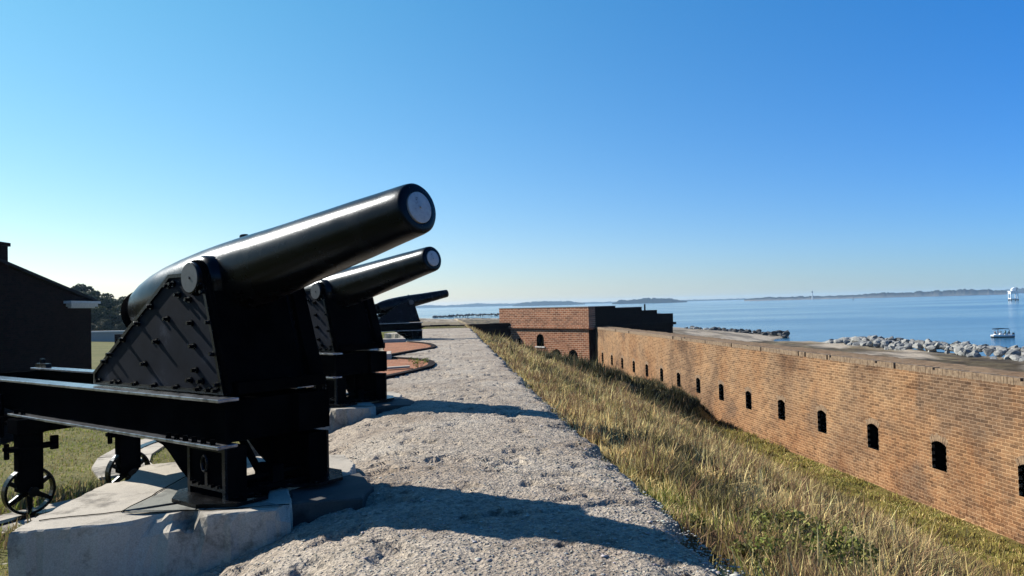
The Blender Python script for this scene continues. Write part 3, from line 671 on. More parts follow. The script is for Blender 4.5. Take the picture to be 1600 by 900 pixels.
# chassis rails: deep beams with flanges
for s_ in (-1, 1):
    yo = s_ * .56
    m = MB(); a, b = sorted((yo - s_ * .02, yo - s_ * .05))
    m.prism([(-5.95, ZR - .03), (.56, ZR - .03), (.56, .50), (-3.8, .50), (-5.95, .66)], a, b)
    m.build('rail_web', IRON, gun)
    a, b = sorted((yo + s_ * .075, yo - s_ * .13))
    m = MB(); m.box((-6.0, a, ZR - .03), (.60 if s_ < 0 else .28, b, ZR)); m.build('top_flange', EDGE, gun, bevel=.006)
    m = MB(); a2, b2 = sorted((yo + s_ * .085, yo - s_ * .11)); m.box((-3.85, a2, .47), (.60 if s_ < 0 else .28, b2, .50)); m.build('bottom_flange', EDGE, gun, bevel=.006)
    for x in [.46 - .145 * k for k in range(6)] + [-3.7, -3.5]:
        m = MB(); m.tube((x, yo + s_ * .045, .50), (x, yo + s_ * .045, .548), .027, .022, 8); m.build('bolt', IRON, gun)
    m = MB(); m.box((-5.95, min(yo, yo - s_ * .08), ZR + .002), (-5.6, max(yo, yo - s_ * .08), ZR + .06)); m.tube((-5.9, yo, ZR), (-5.9, yo, ZR + .12), .04, seg=8); m.build('end_stop', BLACK, gun)
    # front foot box with the ring fitting and curved bracket behind it
    f = MB(); ya, yb = sorted((s_ * .54, s_ * .34))
    f.box((0, ya, .03), (.56, yb, .468)); ft = f.build('front_foot', IRON, gun)
    f = MB(); yf = s_ * .54; y2 = s_ * .565; p, q = sorted((yf, y2))
    f.box((-.02, p, .03), (.02, q, .47)); f.box((.53, p, .03), (.575, q, .47)); f.box((.02, p, .09), (.53, q, .12)); f.box((.02, p, .43), (.53, q, .468)); f.box((.26, p, .12), (.30, q, .25))
    for x in (.08, .18, .38, .48): f.tube((x, s_ * .55, .13), (x, s_ * .59, .13), .016, seg=6)
    f.build('foot_frame', BLACK, ft)
    f = MB(); segs = 20
    for k in range(segs):
        a0 = 2 * math.pi * k / segs; a1 = 2 * math.pi * (k + 1) / segs
        f.tube((.28 + .042 * math.cos(a0), s_ * .575, .32 + .07 * math.sin(a0)), (.28 + .042 * math.cos(a1), s_ * .575, .32 + .07 * math.sin(a1)), .014, seg=6)
    f.build('foot_ring', BLACK, ft)
    cur = [(-.66, .468), (0, .468), (0, .10), (-.04, .125), (-.11, .16), (-.20, .21), (-.30, .285), (-.40, .355), (-.50, .405), (-.66, .44)]
    f = MB(); f.prism(cur, *sorted((s_ * .535, s_ * .30))); f.build('curved_bracket', IRON, gun)
    # octagonal bed plate
    f = MB(); f.prism([(.30 + .50 * math.cos(R(22.5 + 45 * k)), s_ * .42 + .40 * math.sin(R(22.5 + 45 * k))) for k in range(8)], .002, .032, plane='XY'); f.build('bed_plate', BLACK, gun)
    # rear leg, fork and wheel
    yl = s_ * .58; xl = -3.42
    f = MB(); f.box((xl - .08, yl - .13, -.38), (xl + .08, yl + .13, .47)); f.box((xl - .14, yl - .17, .30), (xl + .14, yl + .17, .47))
    f.box((xl - .1, yl - .24, .10), (xl + .1, yl + .28, .145)); f.tube((xl, yl + .28, .06), (xl, yl + .28, .22), .05, seg=8); f.tube((xl + .03, yl - .24, .02), (xl + .03, yl - .24, .2), .03, seg=8)
    lg = f.build('rear_leg', IRON, gun, bevel=.008)
    wc = Vector((xl, yl, -.38)); rw = .275; f = MB(); sg = 36
    Mx = Matrix.Translation(wc)
    ring = [(-.05, rw - .03), (-.05, rw), (.05, rw), (.05, rw - .03)]
    vv = []; ff = []
    for k in range(sg):
        t = 2 * math.pi * k / sg
        for x_, r_ in ring: vv.append(wc + Vector((x_, r_ * math.cos(t), r_ * math.sin(t))))
    for k in range(sg):
        for j in range(4): ff.append((k * 4 + j, k * 4 + (j + 1) % 4, ((k + 1) % sg) * 4 + (j + 1) % 4, ((k + 1) % sg) * 4 + j))
    f.add(vv, ff); f.tube(wc - Vector((.14, 0, 0)), wc + Vector((.14, 0, 0)), .06, seg=16)
    for k in range(6):
        t = 2 * math.pi * (k + .5) / 6; u_ = Vector((0, math.cos(t), math.sin(t))); v_ = Vector((0, -math.sin(t), math.cos(t)))
        pts = []
        for x_ in (-.025, .025):
            pts += [wc + Vector((x_, 0, 0)) + u_ * .05 - v_ * .035, wc + Vector((x_, 0, 0)) + u_ * .05 + v_ * .035, wc + Vector((x_, 0, 0)) + u_ * (rw - .02) + v_ * .022, wc + Vector((x_, 0, 0)) + u_ * (rw - .02) - v_ * .022]
        f.add(pts, [(0, 1, 2, 3), (7, 6, 5, 4), (0, 4, 5, 1), (1, 5, 6, 2), (2, 6, 7, 3), (3, 7, 4, 0)])
    f.build('wheel', BLACK, gun, bevel=.004)
for a_, b_ in (((.28, -.51, .50), (.50, .51, ZR - .04)), ((-3.5, -.51, .3), (-3.3, .51, .46)), ((-5.9, -.51, .68), (-5.8, .51, .86)), ((-1.9, -.505, .55), (-1.8, .505, .8))):
    m = MB(); m.box(a_, b_); m.build('chassis_transom', IRON, gun)
m = MB(); m.tube((.3, 0, .0), (.3, 0, .08), .20, .18, 24); m.tube((.3, 0, .08), (.3, 0, .22), .07, seg=16); m.build('pintle', IRON, gun)
m = MB(); m.tube((.06, -.1, .52), (.30, -.02, .12), .035, seg=10); m.tube((.27, -.05, .13), (.34, .02, .08), .055, seg=10); m.build('front_strut', IRON, gun)
m = MB(); m.box((.40, -.04, .04), (.52, .08, .22)); m.box((.42, -.33, .13), (.46, .33, .165)); m.box((.50, -.33, .034), (.55, .33, .07)); m.build('roller_bracket', IRON, gun)
# far front: the leg carries on up as one deep box on the far side
m = MB(); m.box((.30, .20, .51), (.60, .56, ZR - .035)); m.build('front_apron', IRON, gun)
m = MB(); m.box((.36, -.40, ZR + .02), (.56, .56, ZR + .12)); m.build('buffer_beam', IRON, gun)
# traversing gear at the rear
m = MB(); m.box((-4.25, -.75, .40), (-3.95, .75, .45)); m.tube((-4.1, -.62, .2), (-4.1, -.62, .72), .03, seg=8); m.tube((-4.1, .62, .2), (-4.1, .62, .72), .03, seg=8)
m.box((-5.6, -.72, .18), (-4.1, -.60, .22)); m.box((-5.6, .60, .18), (-4.1, .72, .22)); m.box((-5.6, -.72, .18), (-5.3, .72, .22)); m.build('loading_step', IRON, gun, bevel=.006)
tag(gun, 'nearest and largest black cannon with a white plugged muzzle, on a bolted iron carriage', 'cannon', 'black coastal cannons along the rampart')
g2 = copy_tree(gun); g2.location = (-1.60, 14.15, 0.0); g2.rotation_euler = (0, 0, GROT - R(2.5))
g2['label'] = 'middle black cannon with a white plugged muzzle, seen beneath the nearest barrel'
g3 = copy_tree(gun); g3.location = (-1.15, 41.5, -.06); g3.rotation_euler = (0, 0, R(90 - 64))
g3['label'] = 'farthest small black cannon in silhouette, its muzzle end turned away'

# ------------------------------------------------------------------ stone platforms under the guns
def rough_block(name, pts, z0, z1, material, parent, chip=.02, seed=0, sub=14, breaks=()):
    """a slab of any outline with chipped, uneven sides"""
    random.seed(seed); out_p = []
    for i in range(len(pts)):
        a = Vector(pts[i]); b = Vector(pts[(i + 1) % len(pts)]); L = (b - a).length; k = max(1, int(L * sub / 1.0 * .5))
        for j in range(k):
            p = a + (b - a) * j / k; out_p.append((p.x + random.uniform(-chip, chip) * .5, p.y + random.uniform(-chip, chip) * .5))
    n = len(out_p); cx = sum(p[0] for p in out_p) / n; cy = sum(p[1] for p in out_p) / n
    rows = [(z0, 0), (z0 + (z1 - z0) * .3, 0), (z0 + (z1 - z0) * .6, 0), (z1 - .09, 0), (z1 - .012, .004), (z1, .02)]
    V = []
    for zi, (z, insx) in enumerate(rows):
        for k, p in enumerate(out_p):
            v = Vector((cx - p[0], cy - p[1])).normalized(); j = random.uniform(-chip, chip) * (1 if zi < 4 else .4)
            q = insx + j * .6 + max(0, (vnoise(p[0] * 1.5, p[1] * 1.5, seed) - .72)) * (.35 if zi >= 2 else .1)
            dz = 0
            for bx_, by_, br_, bd_ in breaks:
                g_ = max(0, 1 - math.hypot(p[0] - bx_, p[1] - by_) / br_)
                if g_ > 0:
                    jj = g_ ** .5 * (.35 + 1.3 * float(vnoise(p[0] * 11 + zi * 7.3, p[1] * 11 + zi * 3.1, 5))); q += bd_ * jj * (0, .1, .25, .8, 1.3, 1.8)[zi]; dz += (0, 0, 0, .05, .03, .0)[zi] * jj
            V.append((p[0] + v.x * q, p[1] + v.y * q, z - (max(0, float(vnoise(p[0] * 1.5, p[1] * 1.5, seed)) - .72) * .12 if zi >= 4 else 0) - dz))
    F = [(i * n + k, i * n + (k + 1) % n, (i + 1) * n + (k + 1) % n, (i + 1) * n + k) for i in range(len(rows) - 1) for k in range(n)]
    V.append((cx, cy, z1)); c = len(V) - 1; F += [((len(rows) - 1) * n + k, (len(rows) - 1) * n + (k + 1) % n, c) for k in range(n)]
    m = MB(); m.add(V, F); return m.build(name, material, parent)
plat = empty('gun_platform', (T1.x, T1.y, 0))
tl = lambda px, py, z=0.0: ((P(px, py, z) - T1).x, (P(px, py, z) - T1).y)
slab = [tl(*p) for p in ((15, 830), (250, 809), (440, 793), (456, 789), (452, 760), (548, 735), (556, 722), (538, 708), (330, 713), (226, 725), (150, 760), (60, 803))]
slabo = rough_block('slab', slab, -.95, -.012, CONC, plat, .025, 3, 34, breaks=[(*tl(258, 808), .30, .09), (*tl(215, 812), .22, .05), (*tl(292, 806), .14, .06), (*tl(455, 790), .12, .04)])
rough_block('shaded_stained_step', [tl(*p) for p in ((452, 781), (566, 772), (583, 752), (562, 733), (454, 757))], -.9, -.035, STAIN_SHADE, plat, .03, 9)
fl = [[(190, 797), (250, 770), (297, 741), (330, 732), (300, 780)], [(194, 800), (303, 783), (345, 780), (318, 795)], [(322, 795), (350, 782), (420, 784), (440, 790)]]
for q in fl:
    mm = MB(); mm.prism([tl(*p) for p in q], -.010, -.004, plane='XY'); mm.build('flagstone', FLAG, plat)
def seam(pxs, wd=.007):
    mm = MB(); q = [Vector(tl(*p)) for p in pxs]; z = []
    for a_, b_ in zip(q[:-1], q[1:]):
        k_ = 8
        for t_ in range(k_): z.append(a_ + (b_ - a_) * t_ / k_ + Vector((random.uniform(-.012, .012), random.uniform(-.012, .012))))
    z.append(q[-1])
    for a_, b_ in zip(z[:-1], z[1:]):
        d_ = b_ - a_; n_ = Vector((-d_.y, d_.x)).normalized() * wd / 2; mm.prism([tuple(a_ - n_), tuple(b_ - n_), tuple(b_ + n_), tuple(a_ + n_)], -.008, -.0015, plane='XY')
    mm.build('open_joint', DARK, plat)
seam([(62, 812), (190, 798), (330, 796), (452, 787)]); seam([(190, 799), (296, 741)]); seam([(303, 796), (345, 781)], .010)
pin = Vector((math.cos(GROT) * .3, math.sin(GROT) * .3))
def arc_strip(r0, r1, z0, z1, a0, a1, seg, name, material, gap=0, wob=0):
    m = MB()
    for k in range(seg):
        t0 = a0 + (a1 - a0) * k / seg + gap; t1 = a0 + (a1 - a0) * (k + 1) / seg - gap
        j = random.uniform(-wob, wob)
        p = [(pin.x + r_ * math.cos(t), pin.y + r_ * math.sin(t)) for r_, t in ((r0, t0), (r1, t0), (r1, t1), (r0, t1))]
        m.prism(p, z0 + j * .2, z1 + j, plane='XY')
    return m.build(name, material, plat)
ab = GROT + math.pi
arc_strip(3.35, 4.15, -1.0, -.672, ab - R(80), ab + R(78), 13, 'traverse_stones', CONC, .004, .006)
arc_strip(3.66, 3.80, -.68, -.655, ab - R(80), ab + R(78), 48, 'traverse_rail', BLACK)
tag(plat, 'pale chipped concrete platform carrying the nearest cannon', 'gun platform', 'concrete gun platforms')
p2 = copy_tree(plat); p2.location = (-1.54, 14.15, 0); p2['label'] = 'concrete platform under the middle cannon, its corner jutting onto the path'
p3 = copy_tree(plat); p3.location = (-1.35, 40.3, -.13); p3.rotation_euler = (0, 0, R(49)); p3['label'] = 'far concrete platform under the smallest cannon'
p4 = copy_tree(plat); p4.location = (-1.3, 53.5, -.08); p4.rotation_euler = (0, 0, R(49)); p4['label'] = 'farthest concrete platform, empty of any cannon'

# scattered concrete blocks beside the path
def block(x, y, sx, sy, z0, z1, label, rz=0, seed=1):
    e = rough_block('concrete_block', [(-sx / 2, -sy / 2), (sx / 2, -sy / 2), (sx / 2, sy / 2), (-sx / 2, sy / 2)], z0, z1, CONC, None, .02, seed)
    e.location = (x, y, 0); e.rotation_euler = (0, 0, rz); tag(e, label, 'concrete block', 'loose concrete blocks'); return e
random.seed(5)
q = P(616, 548, -.45); block(q.x, q.y, 1.1, .8, -.8, .14, 'pale square concrete block beyond the brick apron', .1, 4)
q = P(612, 553, -.5); block(q.x - .1, q.y - 1.5, .8, .5, -.8, -.25, 'low grey concrete block in front of the pale square one', .1, 5)
q = P(600, 577, -.4); block(q.x, q.y, .5, 1.5, -.8, .16, 'grey upright concrete block showing just right of the middle carriage', .05, 6)
q = P(0, 885, -.75); block(q.x - .35, q.y + .2, .9, .8, -1.2, -.70, 'low concrete block at the lower left corner beside the platform', .2, 7)
q = P(392, 700, -.55); block(q.x, q.y + 1.0, .5, .5, -.9, .1, 'grey concrete block seen through the gap under the nearest carriage', .3, 8)

# ------------------------------------------------------------------ brick aprons with scalloped kerb
def smooth_poly(pts, n=4, closed=False):
    res = [Vector(p) for p in pts]
    for _ in range(n):
        r = [res[0]]
        for a, b in zip(res[:-1], res[1:]): r += [a * .75 + b * .25, a * .25 + b * .75]
        r.append(res[-1]); res = r
    return res
def apron(pxs, back, label):
    z = .0; c = smooth_poly([P(x, y, z).to_2d() for x, y in pxs], 3)
    root = empty('brick_apron', (c[0].x, c[0].y, -.7)); off = Vector((c[0].x, c[0].y))
    poly = [(p - off) for p in c] + [Vector(p) - off for p in back]
    n = len(poly); m = MB(); m.prism([(p.x, p.y) for p in poly], -.2, .70, plane='XY'); m.build('paving', BR_REDTOP, root)
    m = MB(); cc = [p - off for p in c]
    for a, b in zip(cc[:-1], cc[1:]):
        d = (b - a); 
        if d.length < 1e-4: continue
        nn = Vector((-d.y, d.x)).normalized() * .14
        m.prism([(a.x - nn.x * .4, a.y - nn.y * .4), (b.x - nn.x * .4, b.y - nn.y * .4), (b.x + nn.x, b.y + nn.y), (a.x + nn.x, a.y + nn.y)], .3, .745, plane='XY')
    m.build('kerb', BR_SHADE, root); tag(root, label, 'brick apron', 'brick aprons beside the path'); return root
a1 = apron([(560, 597), (605, 588), (655, 577), (679, 570), (674, 563), (650, 560), (612, 558)], [P(560, 556, 0).to_2d()], 'nearer red brick apron with a rounded tip and a weed growing on it')
a2 = apron([(600, 556), (622, 552), (650, 547), (684, 542), (672, 536), (640, 533.5)], [P(600, 533, 0).to_2d()], 'farther red brick apron narrowing to a point beside the path')
for o_ in (a1, a2): o_.location.z = -.73
m = MB(); q0 = P(604, 576, .02); q1 = P(640, 573.5, .02)
m.prism([(q0.x, q0.y), (q1.x, q1.y), (q1.x, q1.y + .25), (q0.x, q0.y + .25)], .0, .05, plane='XY'); tag(m.build('concrete_edging', CONC), 'thin pale concrete edging strip lying across the brick apron', 'edging')

# ------------------------------------------------------------------ building on the left
BX = -14.0
bd = empty('brick_building', (BX, 26.0, -4.2)); tag(bd, 'dark brick building with a gable, chimney and white cornice return at the left edge', 'building')
def bb(x, y, z): return (x, y - 26.0, z + 4.2)
YA, YB, ZE, ZRD, YR = 17.6, 33.7, 2.25, 3.62, 25.6
m = MB(); m.prism([(YA - 26, -.3), (YB - 26, -.3), (YB - 26, ZE + 4.2), (YR - 26, ZRD + 4.2), (YA - 26, ZE + 4.2)], 0, -8, plane='YZ'); m.build('wall', BR_SHADE, bd)
m = MB()
for ya, yb in ((YB + .3, YR), (YR, YA - .3)):
    za = ZE - .03 if ya > YR else ZRD + .06; zb = ZRD + .06 if ya > YR else ZE - .03
    m.add([bb(.12, ya, za), bb(.12, yb, zb), bb(-8.2, yb, zb), bb(-8.2, ya, za), bb(.12, ya, za + .1), bb(.12, yb, zb + .1), bb(-8.2, yb, zb + .1), bb(-8.2, ya, za + .1)], [(0, 1, 2, 3), (4, 5, 6, 7), (0, 1, 5, 4), (1, 2, 6, 5), (2, 3, 7, 6), (3, 0, 4, 7)])
m.build('roof', ROOF, bd)
m = MB(); m.box(bb(-.9, 24.0, 2.6), bb(.05, 27.3, 4.02)); m.box(bb(-.95, 23.95, 4.02), bb(.1, 27.38, 4.14)); m.build('chimney', BR_SHADE, bd)
m = MB(); m.box(bb(-.3, 31.3, ZE - .12), bb(.28, YB + .28, ZE - .02)); m.box(bb(-.3, 31.5, ZE - .24), bb(.2, YB + .2, ZE - .122)); m.box(bb(-.3, 31.65, ZE - .3), bb(.12, YB + .12, ZE - .242)); m.build('cornice_return', STONE, bd)

# pale low wall on the far side of the parade
a = PD(120, 526, 147); b = PD(230, 524, 143)
m = MB(); d = Vector((b.x - a.x, b.y - a.y)).normalized(); nn = Vector((-d.y, d.x)); a2v = Vector((a.x, a.y)) - d * 40; b2v = Vector((b.x, b.y)) + d * 35
m.prism([tuple(a2v), tuple(b2v), tuple(b2v + nn * .8), tuple(a2v + nn * .8)], -5.5, -1.62, plane='XY')
lw = m.build('rampart_wall', STUCCO); tag(lw, 'long low pale rampart wall beyond the lawn, below the trees', 'wall')
m = MB(); m.prism([tuple(a2v - nn * .15), tuple(b2v - nn * .15), tuple(b2v + nn * .9), tuple(a2v + nn * .9)], -1.615, -1.38, plane='XY'); m.build('coping', STONE, lw)

# ------------------------------------------------------------------ trees
def leaf_cloud(name, centers, radii, count, size, cols, parent, seed):
    g = np.random.default_rng(seed); V = []; Tn = []
    ci = g.integers(0, len(centers), count); cen = np.array(centers)[ci]; rad = np.array(radii)[ci]
    d = g.normal(size=(count, 3)); d /= np.linalg.norm(d, axis=1)[:, None]
    r = g.uniform(.45, 1.05, count) ** .6
    p = cen + d * rad[:, None] * r[:, None] * np.array([1, 1, .8])
    u = g.normal(size=(count, 3)); u /= np.linalg.norm(u, axis=1)[:, None]; v = np.cross(u, g.normal(size=(count, 3))); v /= np.linalg.norm(v, axis=1)[:, None]
    s = size * g.uniform(.6, 1.4, count)[:, None]
    Q = np.stack([p - u * s - v * s * .5, p + u * s * .2 - v * s, p + u * s + v * s * .4, p - u * s * .3 + v * s], 1).reshape(-1, 3)
    c = np.array(cols); t = c[ci % len(c)] * g.uniform(.7, 1.35, count)[:, None]
    return np_mesh(name, Q, np.arange(count * 4), np.full(count, 4), LEAF, np.repeat(t, 4, 0), parent=parent)
def make_tree(h, wdt, cols, seed, cnt=2600, leaf=.28):
    random.seed(seed); root = empty('broadleaf_tree', (0, 0, 0)); m = MB()
    m.tube((0, 0, -.5), (.1, .05, h * .45), h * .028, h * .018, 8); cs = []; rs = []
    for k in range(9):
        a = random.uniform(0, 6.28); rr = wdt * random.uniform(.1, .36); zc = h * random.uniform(.38, .84)
        e = (rr * math.cos(a), rr * math.sin(a), zc); m.tube((.05, .03, h * random.uniform(.25, .42)), e, h * .012, h * .004, 5)
        cs.append(e); rs.append(wdt * random.uniform(.2, .34))
    m.build('trunk', BARK, root); leaf_cloud('crown', cs, rs, cnt, leaf, cols, root, seed); return root
protos = [make_tree(11, 8, [(.035, .055, .018), (.05, .07, .022), (.028, .045, .02)], 1), make_tree(10, 7, [(.05, .07, .025), (.07, .085, .03)], 2),
          make_tree(9, 6.5, [(.10, .105, .06), (.13, .13, .08), (.06, .07, .03)], 3), make_tree(12, 7, [(.03, .05, .025), (.045, .06, .02)], 4)]
kinds = ['dark green', 'mid green', 'pale thin', 'tall dark']
TREES = []
random.seed(12)
rows_ = [(153, -2.6, 22, 0), (165, -.6, 22, 1), (178, 1.4, 22, 2), (194, 3.4, 20, 3), (212, 5.4, 18, 4)]
hills = []
used = [False] * 4; cnt_t = 0; seen_t = {}; ORD = ['first', 'second', 'third', 'fourth', 'fifth', 'sixth', 'seventh', 'eighth']
posn = ['beside the pale far wall', 'just behind the pale far wall', 'halfway up the wooded rise', 'high on the wooded rise', 'on the skyline']
for depth, zz, npx, ri in rows_:
    x = 98 + ri * 3
    while x < 262:
        k = random.choice([0, 1, 3]) if ri > 0 else random.choice([1, 2, 2, 0])
        pos = PD(x + random.uniform(-4, 4), 480, depth + random.uniform(-4, 4))
        zb = zz - (x - 110) * .018 * ri * .6
        if not used[k]: t = protos[k]; used[k] = True
        else: t = copy_tree(protos[k])
        s_ = random.uniform(.62, .95) * (.62 if ri == 0 else .9)
        t.location = (pos.x, pos.y, zb - (.8 if ri == 0 else 2.5)); t.scale = (s_ * 1.05, s_ * 1.05, s_); t.rotation_euler = (0, 0, random.uniform(0, 6.28))
        seen_t[(k, ri)] = seen_t.get((k, ri), -1) + 1
        tag(t, f'{kinds[k]} tree {posn[ri]}, {ORD[seen_t[(k, ri)]]} such from the building', 'tree', 'trees beyond the parade'); cnt_t += 1
        x += npx
# rise of ground under the trees
gx = np.linspace(-170, -45, 60); gy = np.linspace(135, 300, 60); HX, HY = np.meshgrid(gx, gy)
HD = HX * -math.sin(R(-6.2)) * 0 + (HX * math.sin(R(6.2)) + HY * math.cos(R(6.2)))
HZ = np.interp(HD, [140, 150, 163, 192, 215, 300], [-6, -3.8, -2.6, .8, 2.0, 1]) + (fbm(HX * .08, HY * .08, 81) - .5) * 1.2
HZ = HZ - 5 * sstep(HX, -75, -47) - 3 * sstep(-HX, 150, 170)
TT = np.zeros(HX.shape + (3,)); TT[:] = C(.06, .06, .025)
tag(grid_mesh('hill', HX, HY, HZ, GROUND, TT), kind='structure')

# ------------------------------------------------------------------ far shores
def far_shore(name, x0, x1, dist, tops, base_px_step=3.0, col=(.007, .013, .010), beach=False, deep=220, seed=0, beachcol=(.5, .45, .38)):
    """a wooded strip of land at its real distance: tops = (photo x, metres of tree line above the sea)"""
    n = max(30, int((x1 - x0) / 1.0)); V = []; Tn = []
    xs_ = np.linspace(x0, x1, n); prof_r = [(-25, -.3, 2), (-12, .9, 2), (-10, 1.0, 0), (-6, .85, 1), (10, 1, 1), (40, 1.05, 1), (deep, .6, 1), (deep + 60, -.1, 1)]
    hh = np.interp(xs_, [t[0] for t in tops], [t[1] for t in tops]); nz = fbm(xs_ * .21, xs_ * 0 + seed, seed, 4) - .5; nz2 = fbm(xs_ * .9, xs_ * 0 + seed, seed + 5, 3) - .5
    for i, x in enumerate(xs_):
        for j, (dd_, k, knd) in enumerate(prof_r):
            q = PD(x, 470, dist + dd_)
            z = SEA + (k if knd != 1 else max(.5, hh[i] * k * (1 + nz[i] * .45 + nz2[i] * .3) + random.uniform(-.4, .4)))
            if knd == 0: z = SEA + 1.2
            V.append((q.x, q.y, z)); Tn.append(beachcol if (knd in (2, 0) and beach) else tuple(c * random.uniform(.6, 1.3) for c in col))
    m_ = len(prof_r); F = []
    for i in range(n - 1):
        for j in range(m_ - 1): F += [i * m_ + j, (i + 1) * m_ + j, (i + 1) * m_ + j + 1, i * m_ + j + 1]
    o = np_mesh(name, V, F, np.full(len(F) // 4, 4), WOOD, np.array(Tn)); return o
random.seed(3)
tag(far_shore('woodland_shore', 1163, 1573, 3250, [(1163, 7), (1190, 12), (1250, 13), (1330, 12), (1360, 17), (1420, 20), (1500, 24), (1540, 23), (1573, 15)], beach=True, seed=1), 'dark wooded shoreline across the water at right', 'woodland', kind='stuff')
tag(far_shore('woodland_island', 956, 1074, 3600, [(956, 3), (968, 17), (1010, 22), (1050, 18), (1074, 3)], seed=2), 'dark low wooded island across the water', 'woodland', kind='stuff')
tag(far_shore('woodland_island', 800, 914, 4600, [(800, 3), (815, 20), (850, 25), (890, 21), (914, 6)], seed=3), 'hazy blue wooded island above the bastion', 'woodland', kind='stuff')
tag(far_shore('woodland_shore', 330, 800, 6300, [(330, 26), (480, 30), (560, 16), (650, 16), (665, 27), (690, 15), (740, 26), (790, 18), (800, 14)], seed=4, deep=500), 'hazy far wooded shore beyond the smallest cannon', 'woodland', kind='stuff')
tag(far_shore('woodland_shore', 760, 1240, 6600, [(760, 18), (800, 20), (860, 16), (940, 13), (1100, 12), (1240, 12)], seed=6, deep=400), 'faint blue strip of shore along the central horizon', 'woodland', kind='stuff')
tag(far_shore('woodland_shore', 1540, 1760, 5200, [(1540, 10), (1590, 32), (1660, 30), (1760, 20)], seed=7, deep=400), 'faint blue hill of woodland behind the white water tower platform', 'woodland', kind='stuff')

# ------------------------------------------------------------------ rocks
def rock_mesh(seed):
    random.seed(seed); bm = bmesh.new(); bmesh.ops.create_icosphere(bm, subdivisions=2, radius=.5)
    dirs = [Vector((random.gauss(0, 1), random.gauss(0, 1), random.gauss(0, 1))).normalized() for _ in range(9)]; cut = [random.uniform(.2, .38) for _ in dirs]
    for v in bm.verts:
        for d, c in zip(dirs, cut):
            k = v.co.dot(d)
            if k > c: v.co -= d * (k - c)
        v.co *= random.uniform(.96, 1.05)
    me = bpy.data.meshes.new('boulder'); bm.to_mesh(me); bm.free(); return me
RM = [rock_mesh(s) for s in range(9)]; RMD = []
for me in RM: me.materials.append(ROCK)
for me in RM[:5]: c = me.copy(); c.materials.clear(); c.materials.append(ROCKD); RMD.append(c)
def rock(x, y, z, s, label, group, dark=False):
    o = bpy.data.objects.new('boulder', random.choice(RMD if dark else RM)); COL.objects.link(o); o.location = (x, y, z)
    o.rotation_euler = (random.uniform(-.5, .5), random.uniform(-.5, .5), random.uniform(0, 6.28)); o.scale = (s * random.uniform(.9, 1.5), s * random.uniform(.8, 1.1), s * random.uniform(.6, .85)); tag(o, label, 'boulder', group)
random.seed(33)
# main revetment, running parallel with the wall
for k in range(292):
    Y = 64 + 56 * ((k + random.random()) / 292); taper = min(1, (123 - Y) / 14)
    v = random.random() ** .85; X = 61.3 + 5.2 * v + (1 - taper) * 2.5; ridge = math.sin(math.pi * min(1, .1 + v * .55))
    z = -6.05 + 1.15 * ridge * max(.25, taper) + random.uniform(-.1, .1) + .25 * (fbm(Y * .3, 0.0, 7) - .5)
    rock(X, Y, z, random.uniform(.85, 1.6), 'pale grey boulder heaped in the riprap bank behind the long brick wall', 'pale riprap boulders behind the wall')
for k in range(46):
    t = (k + random.random()) / 46; px = 1072 + (1232 - 1072) * t; py = 514.5 + (525.5 - 514.5) * t ** .9 + random.uniform(-1.8, 1.4)
    q = P(px, py, -7.7); rock(q.x, q.y, -7.6 + random.uniform(-.1, .5), random.uniform(1.3, 2.3), 'dark wet boulder in the rock groyne along the sandy spit', 'dark boulders on the sandy spit', t > .25 or random.random() < .4)
for k in range(44):
    t = (k + random.random() * .6) / 44; px = 676 + (780 - 676) * t; py = 496.4 - 3.2 * t
    q = P(px, py, SEA); rock(q.x, q.y + random.uniform(-3, 3), -7.9 + random.uniform(0, .5) + min(.9, t * 2), random.uniform(2.4, 3.6), 'black boulder in the far jetty beyond the bastion', 'black boulders of the far jetty', True)

